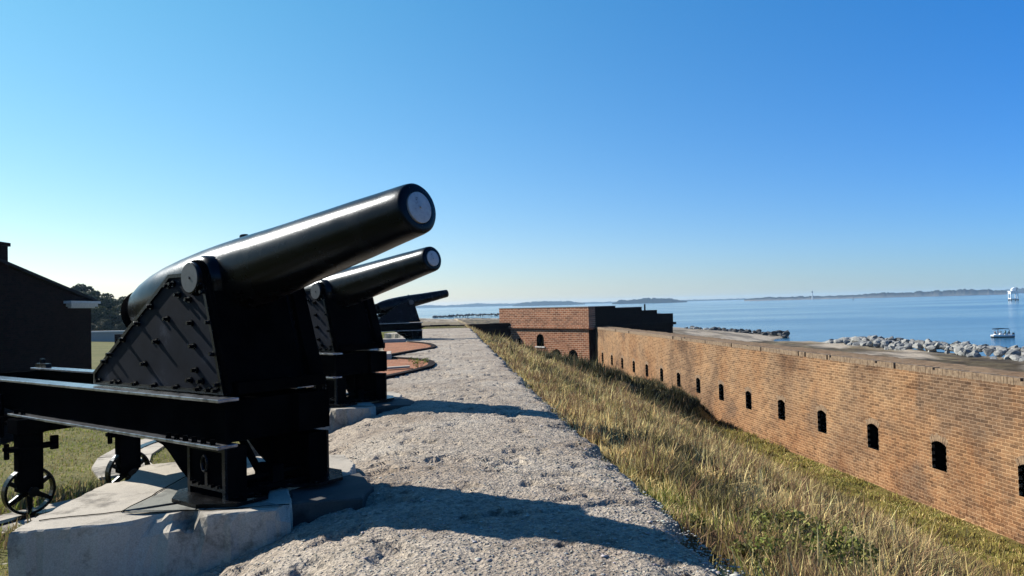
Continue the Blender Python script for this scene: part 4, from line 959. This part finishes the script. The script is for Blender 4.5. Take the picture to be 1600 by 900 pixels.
# ------------------------------------------------------------------ people
def person(loc, rz, shirt, pose='stand', label='', scale=1.0):
    """one skinned body; material by height: trousers, shirt, skin"""
    if pose == 'stand':
        J = {'pel': (0, 0, .93), 'wai': (0, 0, 1.08), 'che': (0, .01, 1.32), 'nk': (0, .01, 1.50), 'hd': (0, .02, 1.60), 'ht': (0, .02, 1.70)}
        for s_, n_ in ((-1, 'l'), (1, 'r')):
            J.update({'hip' + n_: (s_ * .09, 0, .90), 'kn' + n_: (s_ * .11, .03 * s_, .49), 'an' + n_: (s_ * .12, -.02 + .06 * s_, .08), 'to' + n_: (s_ * .13, .12 + .06 * s_, .04), 'sh' + n_: (s_ * .18, 0, 1.40), 'el' + n_: (s_ * .24, -.02, 1.13), 'wr' + n_: (s_ * .25, .07, .90), 'ha' + n_: (s_ * .25, .1, .80)})
    else:
        J = {'pel': (0, 0, .50), 'wai': (0, -.02, .65), 'che': (0, -.01, .88), 'nk': (0, .01, 1.06), 'hd': (0, .03, 1.16), 'ht': (0, .03, 1.26)}
        for s_, n_ in ((-1, 'l'), (1, 'r')):
            J.update({'hip' + n_: (s_ * .09, .04, .49), 'kn' + n_: (s_ * .12, .45, .50), 'an' + n_: (s_ * .12, .44, .08), 'to' + n_: (s_ * .13, .58, .04), 'sh' + n_: (s_ * .18, 0, .96), 'el' + n_: (s_ * .23, .08, .70), 'wr' + n_: (s_ * .18, .32, .62), 'ha' + n_: (s_ * .17, .40, .60)})
    rad = {'pel': .14, 'wai': .125, 'che': .145, 'nk': .055, 'hd': .095, 'ht': .07, 'hip': .095, 'kn': .06, 'an': .042, 'to': .035, 'sh': .065, 'el': .045, 'wr': .03, 'ha': .035}
    names = list(J); ix = {n_: i for i, n_ in enumerate(names)}
    E = [('pel', 'wai'), ('wai', 'che'), ('che', 'nk'), ('nk', 'hd'), ('hd', 'ht')]
    for n_ in 'lr': E += [('pel', 'hip' + n_), ('hip' + n_, 'kn' + n_), ('kn' + n_, 'an' + n_), ('an' + n_, 'to' + n_), ('che', 'sh' + n_), ('sh' + n_, 'el' + n_), ('el' + n_, 'wr' + n_), ('wr' + n_, 'ha' + n_)]
    me = bpy.data.meshes.new('person'); me.from_pydata([J[n_] for n_ in names], [(ix[a], ix[b]) for a, b in E], [])
    o = bpy.data.objects.new('person', me); COL.objects.link(o)
    o.modifiers.new('skin', 'SKIN'); o.modifiers.new('sub', 'SUBSURF').levels = 1
    for i, n_ in enumerate(names):
        r_ = rad.get(n_, rad.get(n_[:-1])); me.skin_vertices[0].data[i].radius = (r_, r_); me.skin_vertices[0].data[i].use_root = (n_ == 'pel')
    dg = bpy.context.evaluated_depsgraph_get(); ev = o.evaluated_get(dg); m2 = bpy.data.meshes.new_from_object(ev); m2.name = 'person'
    o.modifiers.clear(); o.data = m2; m2.materials.clear()
    for mm in (TROUS, shirt, SKIN, HAIR): m2.materials.append(mm)
    zw = J['wai'][2] - .08; zn = J['nk'][2] - .03
    for p_ in m2.polygons:
        c = p_.center; p_.use_smooth = True
        if c.z > zn: p_.material_index = 2
        elif c.z < zw and not (abs(c.x) > .19 and pose == 'stand'): p_.material_index = 0
        else: p_.material_index = 1
        if (pose == 'stand' and abs(c.x) > .19 and c.z < .93): p_.material_index = 2
    hd = Vector(J['hd']); bm = bmesh.new(); bmesh.ops.create_uvsphere(bm, u_segments=12, v_segments=8, radius=.108, matrix=Matrix.Translation(hd + Vector((0, -.02, .045))))
    bmesh.ops.delete(bm, geom=[v for v in bm.verts if v.co.z < hd.z - .02 or (v.co.y > hd.y + .05 and v.co.z < hd.z + .07)], context='VERTS')
    hm = bpy.data.meshes.new('hair'); bm.to_mesh(hm); bm.free(); hm.materials.append(HAIR); h = bpy.data.objects.new('hair', hm); COL.objects.link(h); h.parent = o
    o.location = loc; o.rotation_euler = (0, 0, rz); o.scale = (scale,) * 3; tag(o, label, 'person'); return o
for px, sh, lb in ((723.2, SHIRT_D, 'left person of the three tiny walkers on the far beach'), (727.0, SHIRT_D, 'middle person of the three tiny walkers on the far beach'), (730.8, SHIRT_D, 'right person of the three tiny walkers on the far beach')):
    q = P(px, 500.3, -7.4); person((q.x, q.y, float(height(q.x, q.y))), random.uniform(0, 6), sh, 'stand', lb, 1.0)

# ------------------------------------------------------------------ boat
bp = P(1565, 527.2, SEA); bt = empty('motor_boat', (bp.x, bp.y, SEA), R(-6.2))   # +X = to the right in the photograph
st = [(-2.35, .02, .34, .62), (-2.0, .55, .05, .60), (-1.2, .85, -.12, .56), (0, .98, -.16, .53), (1.2, .98, -.16, .52), (2.1, .90, -.12, .56), (2.35, .86, -.02, .58)]
def hull(z_lo, z_hi_fn, mt, name, inset=0, cap=True):
    m = MB(); V = []; F = []
    for x, hw, zk, zt in st:
        a, b = z_lo(zk, zt), z_hi_fn(zk, zt)
        wl = hw * (.70 if a < .1 else .93)
        V += [(x, -hw, b), (x, -wl, a), (x, 0, a - .10 if a < .1 else a), (x, wl, a), (x, hw, b)]
    n = 5
    for i in range(len(st) - 1):
        for j in range(4): F.append((i * n + j, i * n + j + 1, (i + 1) * n + j + 1, (i + 1) * n + j))
    F += [tuple(range(5)), tuple((len(st) - 1) * n + k for k in range(5))]
    m.add(V, F); return m.build(name, mt, bt, smooth=False)
hull(lambda k, t: k - .1, lambda k, t: .20 + (t - .5) * .8, HULLB, 'hull_bottom')
hull(lambda k, t: .201 + (t - .5) * .8, lambda k, t: t, HULL, 'hull')
m = MB(); m.box((-1.9, -.55, .40), (2.2, .55, .46)); 
for s_ in (-1, 1): m.prism([(-2.2, s_ * .25), (-1.2, s_ * .82), (0, s_ * .95), (2.3, s_ * .86), (2.3, s_ * .74), (0, s_ * .82), (-1.2, s_ * .7), (-2.1, s_ * .15)], .55, .64, plane='XY')
m.build('gunwale', HULL, bt)
m = MB(); m.prism([(-.45, .46), (.15, .46), (.10, 1.0), (-.25, 1.05)], -.35, .35); m.prism([(-.28, 1.05), (-.22, 1.05), (-.05, 1.38), (-.1, 1.38)], -.33, .33); m.build('console', HULL, bt, bevel=.03)
m = MB(); sg = 10
for k in range(sg):
    a = -1.45 + 2.6 * k / sg; b = a + 2.6 / sg; za = 1.86 - .07 * ((a + .15) / 1.3) ** 2; zb2 = 1.86 - .07 * ((b + .15) / 1.3) ** 2
    m.add([(a, -.85, za - .05), (b, -.85, zb2 - .05), (b, .85, zb2 - .05), (a, .85, za - .05), (a, -.85, za + .10), (b, -.85, zb2 + .10), (b, .85, zb2 + .06), (a, .85, za + .10)], [(0, 1, 2, 3), (4, 5, 6, 7), (0, 1, 5, 4), (2, 3, 7, 6)] + ([(3, 0, 4, 7)] if k == 0 else []) + ([(1, 2, 6, 5)] if k == sg - 1 else []))
m.build('canopy', CANVAS, bt)
for s_ in (-1, 1):
    for xa, xb in ((-1.4, -.85), (.95, 1.5)):
        m = MB(); m.tube((xb if xa < 0 else 1.45, s_ * .85, .6), (xa if xa < 0 else 1.0, s_ * .84, 1.82), .03, seg=8); m.build('canopy_pole', TUBE, bt)
m = MB(); m.box((.75, -.3, .46), (1.1, .3, .85)); m.box((-1.55, -.4, .46), (-1.1, .4, .75)); m.build('seat', HULL, bt, bevel=.03)
m = MB(); m.prism([(2.36, .1), (2.75, .2), (2.7, .95), (2.4, 1.0)], -.18, .18); m.tube((2.5, 0, .3), (2.5, 0, -.5), .07, seg=8); m.build('outboard_motor', HULLB, bt, bevel=.03)
tag(bt, 'white motor boat with a navy canopy carrying people on the blue water', 'motor boat')
def onboat(x, y, z): v = Matrix.Rotation(R(-6.2), 3, 'Z') @ Vector((x, y, z)); return (bp.x + v.x, bp.y + v.y, SEA + z)
person(onboat(-.75, -.05, .46), R(-6.2 - 90), SHIRT_R, 'stand', 'person in a maroon shirt behind the windscreen of the boat', .72)
person(onboat(-1.32, .1, .32), R(-6.2 - 90), SHIRT_D, 'sit', 'person in dark clothes seated in the bow of the boat', .9)
person(onboat(.9, 0, .40), R(-6.2 + 90), SHIRT_G, 'sit', 'person in a green shirt seated amidships in the boat', .85)
person(onboat(1.75, .1, .32), R(-6.2 + 90), SHIRT_D, 'sit', 'person in black seated at the stern of the boat', .98)

# ------------------------------------------------------------------ light tower on piles, lighthouse, buoy
tp_ = P(1583.5, 470, SEA); tw = empty('range_light_tower', (tp_.x, tp_.y, SEA), R(-20)); H = 12.6; hw = 3.3
m = MB()
for sx in (-1, 1):
    for sy in (-1, 1): m.tube((sx * hw, sy * hw, -3), (sx * hw, sy * hw, 1.6), .55, seg=8)
m.box((-hw - .7, -hw - .7, .7), (hw + .7, hw + .7, 1.7)); m.build('pile_base', PILE, tw)
for sx in (-1, 1):
    for sy in (-1, 1): m = MB(); m.box((sx * hw - .38, sy * hw - .38, 1.7), (sx * hw + .38, sy * hw + .38, 10.2)); m.build('leg', WHITEP, tw)
m = MB()
for z in (2.3, 7.6):
    for s_ in (-1, 1): m.box((-hw + .4, s_ * hw - .25, z), (hw - .4, s_ * hw + .25, z + .7)); m.box((s_ * hw - .25, -hw + .4, z), (s_ * hw + .25, hw - .4, z + .7))
m.build('cross_beam', WHITEP, tw)
m = MB(); m.box((-hw - .8, -hw - .8, 10.2), (hw + .8, hw + .8, 10.8)); m.box((-1.6, -1.8, 10.8), (2.4, 1.8, 12.6)); m.box((-hw, -hw, 8.9), (-.3, hw, 10.19)); m.build('deck_house', WHITEP, tw)
m = MB(); m.prism([(-1.9, 12.6), (2.7, 12.6), (3.6, 13.6), (1.2, 14.6), (-.8, 13.7)], -1.6, 1.6); m.build('roof', WHITEP, tw)
m = MB(); m.tube((3.3, 0, 12.8), (3.3, 0, 14.4), 1.0, 1.1, 12); m.tube((3.3, 0, 10.8), (3.3, 0, 12.8), .2, seg=6); m.build('lamp_drum', PILE, tw)
tag(tw, 'white light tower on four legs standing in the water at the right edge', 'light tower')
q = P(1269.5, 468, SEA); q = PD(1269.5, 468, 3050); lh = empty('lighthouse', (q.x, q.y, SEA - 1)); m = MB(); m.tube((0, 0, 0), (0, 0, 27), 2.6, 1.8, 12); m.build('shaft', mat('pale_far_paint', _simple((.5, .52, .52), .8)), lh)
m = MB(); m.tube((0, 0, 27), (0, 0, 33), 2.3, 2.3, 12); m.tube((0, 0, 33), (0, 0, 36), 2.4, .2, 12); m.build('lantern', PILE, lh); tag(lh, 'slender lighthouse with a dark lantern rising above the far shore', 'lighthouse')
q = P(1333, 469, SEA); m = MB(); m.tube((0, 0, -1), (0, 0, 1.5), 1.5, 1.3, 12); m.tube((0, 0, 1.5), (1.0, 0, 6), .5, .25, 8); m.tube((.9, 0, 5), (1.2, 0, 6.4), .7, .6, 8)
bo = m.build('channel_buoy', PILE); bo.location = (q.x, q.y, SEA); tag(bo, 'small dark leaning channel buoy far out on the water', 'buoy')

# ------------------------------------------------------------------ grass
def blades(name, Xb, Yb, Zb, Hh, Wd, col, label, lean=.5, tipc=1.25):
    n = len(Xb); g = rng
    a = g.uniform(0, 2 * np.pi, n); la = g.normal(.9, 1.4, n); le = np.abs(g.normal(0, lean, n)) + .08
    ux, uy = np.cos(a) * Wd, np.sin(a) * Wd; lx, ly = np.cos(la) * le * Hh, np.sin(la) * le * Hh
    B = np.stack([Xb, Yb, Zb - .02], -1)
    up = np.sqrt(np.clip(1 - np.minimum(le, .9) ** 2 * .8, .2, 1)) * Hh
    W = np.stack([ux, uy, ux * 0], -1)
    M_ = B + np.stack([lx * .3, ly * .3, up * .55], -1); Tp = B + np.stack([lx, ly, up], -1)
    V = np.stack([B - W, B + W, M_ + W * .8, M_ - W * .8, Tp], 1).reshape(-1, 3)
    i = np.arange(n) * 5
    F = np.stack([i, i + 1, i + 2, i + 3, i + 3, i + 2, i + 4], -1).ravel()
    cnt = np.tile([4, 3], n)
    t = np.stack([col * .75, col * .75, col, col, np.minimum(col * tipc, 1)], 1).reshape(-1, 3)
    return tag(np_mesh(name, V, F, cnt, BLADE, t * 1.35), label, 'grass', kind='stuff')
def pal(n, base, jit=.25): return np.array(base)[None, :] * rng.uniform(1 - jit, 1 + jit, (n, 1)) * rng.uniform(.92, 1.08, (n, 3))
# bank
NB = 430000
r_ = np.exp(rng.uniform(np.log(3.2), np.log(78), NB * 3)); xr = rng.uniform(0, 1, NB * 3)
Yb = r_ - 1.0; Xb = xe(Yb) + (14.9 - xe(Yb)) * xr
dst = np.hypot(Xb, Yb); keep = rng.uniform(0, 1, len(Xb)) < np.clip(.15 + 2.6 * (fbm(Xb * 1.4, Yb * 1.4, 91) - .33), .05, 1)
az_ = np.degrees(np.arctan2(Xb, Yb)); keep &= (az_ < 48)
Xb = Xb[keep][:NB]; Yb = Yb[keep][:NB]; dst = np.hypot(Xb, Yb); n = len(Xb); dd = Xb - xe(Yb)
jx = (fbm(Yb * 1.6, Yb * 0, 61) - .5) * .36
ok = dd > jx + .02; Xb = Xb[ok]; Yb = Yb[ok]; dst = dst[ok]; dd = dd[ok]; n = len(Xb)
Zb = height(Xb, Yb)
pn = fbm(Xb * .45, Yb * .45, 95); pf = fbm(Xb * 2.2, Yb * 2.2, 96)
straw = pal(n, (.80, .60, .27), .4); olive = pal(n, (.33, .27, .09), .4); brown = pal(n, (.24, .15, .08), .4); green = pal(n, (.22, .25, .05)); shade_ol = pal(n, (.06, .06, .028))
col = straw.copy()
sel = rng.uniform(0, 1, n)
col = np.where((sel < .10 + .5 * sstep(pn, .5, .65))[:, None], olive, col)
col = np.where(((pf > .57) & (sel > .3))[:, None], brown, col); pk = fbm(Xb * 1.1 + 7, Yb * .8, 97); col = np.where(((pk > .61) & (sel > .2) & (dd > .8))[:, None], pal(n, (.11, .09, .045), .4), col)
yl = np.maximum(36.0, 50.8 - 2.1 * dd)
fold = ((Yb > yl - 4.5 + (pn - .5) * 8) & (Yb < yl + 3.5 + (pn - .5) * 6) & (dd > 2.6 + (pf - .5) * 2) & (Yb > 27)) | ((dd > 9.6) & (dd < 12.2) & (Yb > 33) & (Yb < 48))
col = np.where((fold & (sel < .85))[:, None], shade_ol, col)  # dark scrub tint also carries the fold's shade in its colour
ditch = dd > 10
col = np.where((ditch & (sel < .75) & (Yb < yl))[:, None], np.where((pf > .5)[:, None], pal(n, (.36, .30, .085)), pal(n, (.27, .26, .06))), col)
col = np.where(((Yb < 8) & (dd > .2) & (dd < 2.0) & (pf < .5) & (sel < .6))[:, None], green, col)
Hh = (.13 + .22 * sstep(pf, .35, .65)) * rng.uniform(.5, 1.25, n) * np.where(rng.uniform(0, 1, n) < .03, 1.8, 1) * np.interp(dd, [0, .3, 1, 9, 11, 13], [.45, .8, 1, 1, .55, .35])
Hh = np.where(fold, Hh * (.9 + .7 * (pf > .5)), Hh)
Wd = np.clip(.0022 + .00045 * dst, .0028, .02)
blades('bank_grass', Xb, Yb, Zb, Hh, Wd, col, 'dry straw and olive grass covering the bank between path and wall', .55)
# lawn on the left
NL = 150000
Yb = np.exp(rng.uniform(np.log(4), np.log(75), NL)); Xb = rng.uniform(-9.5, -1.3, NL); fe = rng.uniform(0, 1, NL) < .06; Yb = np.where(fe, rng.uniform(58.5, 77, NL), Yb); Xb = np.where(fe, rng.uniform(-8, 3.2, NL), Xb)
dx = Xb - T1.x; keep = np.ones(NL, bool)
for gx_, gy_ in ((T1.x, T1.y), (-1.54, 14.15), (-1.15, 40.3)):
    px_, py_ = gx_ + pin.x, gy_ + pin.y; rr = np.hypot(Xb - px_, Yb - py_)
    keep &= ~((rr > 3.36) & (rr < 4.15) & (Xb < px_ + .5))
    keep &= ~((Xb > gx_ - 1.6) & (Yb > gy_ - 2.2) & (Yb < gy_ + 1.5))
Xb = Xb[keep]; Yb = Yb[keep]; n = len(Xb); Zb = height(Xb, Yb); dst = np.hypot(Xb, Yb); pf = fbm(Xb * 1.5, Yb * 1.5, 98); sel = rng.uniform(0, 1, n)
col = pal(n, (.27, .30, .06)); col = np.where((sel < .25 + .5 * sstep(pf, .5, .62))[:, None], pal(n, (.40, .33, .14)), col)
edge_r = np.minimum(np.abs(np.hypot(Xb - T1.x - pin.x, Yb - T1.y - pin.y) - 4.5), np.abs(np.hypot(Xb - T1.x - pin.x, Yb - T1.y - pin.y) - 3.1))
tall = edge_r < .35
Hh = np.where(tall, .16, .055) * rng.uniform(.5, 1.4, n); col = np.where((tall & (sel < .6))[:, None], pal(n, (.30, .22, .11)), col)
blades('lawn_grass', Xb, Yb, Zb, Hh, np.clip(.0025 + .0005 * dst, .003, .02), col, 'short green lawn with drier fringe along the stone traverse ring', .5)

# loose shell and stone chips on the path
NP = 26000
Yb = np.exp(rng.uniform(np.log(3.4), np.log(16), NP)); Xb = -2.6 + (xe(Yb) + 2.6) * rng.uniform(0, 1, NP) ** .8
ne = 1100; Yb[:ne] = np.exp(rng.uniform(np.log(3.4), np.log(24), ne)); Xb[:ne] = xe(Yb[:ne]) - np.abs(rng.normal(0, .13, ne)) + .04
Zb = path_z(Xb, Yb); s = rng.uniform(.004, .013, NP) * (1 + (rng.uniform(0, 1, NP) < .03) * 1.2); s[:ne] *= rng.uniform(.8, 2.1, ne)
octa = np.array([(1, 0, 0), (0, 1, 0), (-1, 0, 0), (0, -1, 0), (0, 0, .32), (0, 0, -.32)], float)
V = octa[None] * rng.uniform(.6, 1.3, (NP, 6, 1)); ang = rng.uniform(0, 6.28, NP); c_, s_ = np.cos(ang), np.sin(ang)
V = np.stack([V[..., 0] * c_[:, None] - V[..., 1] * s_[:, None], V[..., 0] * s_[:, None] + V[..., 1] * c_[:, None], V[..., 2]], -1) * s[:, None, None] + np.stack([Xb, Yb, Zb + .002], -1)[:, None]
tri = np.array([(0, 1, 4), (1, 2, 4), (2, 3, 4), (3, 0, 4), (1, 0, 5), (2, 1, 5), (3, 2, 5), (0, 3, 5)])
F = (tri[None] + (np.arange(NP) * 6)[:, None, None]).ravel()
t = pal(NP, (.42, .40, .36), .4); t = np.where((rng.uniform(0, 1, NP) < .05)[:, None], pal(NP, (.68, .66, .62), .1), t)
tag(np_mesh('shell_chips', V.reshape(-1, 3), F, np.full(NP * 8, 3), mat('chips', _attr(.8, 0, .1, 50)), np.repeat(t, 6, 0)), 'loose shell and stone chips scattered over the rough path', 'chips', kind='stuff')

# weeds
def weed(loc, s, cols, seed, label, cat='weed', name='leafy_weed', group='green weeds on the bank'):
    random.seed(seed); root = empty(name, loc); m = MB(); cs = []; rs = []
    for k in range(9):
        a = random.uniform(0, 6.28); rr = s * random.uniform(.1, .8); e = (rr * math.cos(a), rr * math.sin(a), s * random.uniform(.3, .9)); m.tube((0, 0, -.05), e, .006, .003, 4); cs.append(e); rs.append(s * .28)
    m.build('stem', BARK, root); leaf_cloud('leaves', cs, rs, int(300), .013, cols, root, seed); tag(root, label, cat, group); return root
def PG(px, py):
    z = -.5
    for _ in range(12): q = P(px, py, z); z = z * .4 + .6 * float(height(q.x, q.y))
    return Vector((q.x, q.y, z))
gc = [(.26, .30, .06), (.34, .33, .09), (.20, .20, .06)]
WL = ['uppermost, toward the path', 'left of the middle of the patch', 'in the middle of the patch', 'low on the right of the patch', 'at the shaded lower left near the path', 'high in the middle of the patch', 'at the upper right of the patch', 'rightmost, at the bottom edge', 'small and alone at the path edge', 'at the bottom beside the path']
for i, (px, py, s_) in enumerate(((1180, 830, .26), (1215, 855, .34), (1255, 870, .36), (1300, 880, .36), (1165, 872, .2), (1235, 822, .26), (1290, 840, .28), (1340, 885, .3), (1085, 812, .14), (1200, 890, .3))):
    q = PG(px, py + 16); weed(q, s_, gc, 200 + i, 'leafy green weed in the near dry grass, ' + WL[i])
q = P(655, 573, .03); weed((q.x, q.y, .0), .32, [(.30, .34, .04), (.22, .26, .04)], 300, 'yellow green weed growing on the nearer brick apron', group='weeds on the brickwork')

# ------------------------------------------------------------------ sea air
m = MB(); m.box((-7100, -2100, -11), (7300, 7300, 32))
hz = m.build('haze', mat('haze', lambda n, b, o: None)); hz['kind'] = 'stuff'
hn = hz.data.materials[0].node_tree; hn.nodes.clear(); ho = hn.nodes.new('ShaderNodeOutputMaterial'); hv = hn.nodes.new('ShaderNodeVolumePrincipled')
hv.inputs['Color'].default_value = (.5, .75, 1, 1); hv.inputs['Density'].default_value = .00009; hv.inputs['Anisotropy'].default_value = .2
hn.links.new(hv.outputs[0], ho.inputs['Volume'])
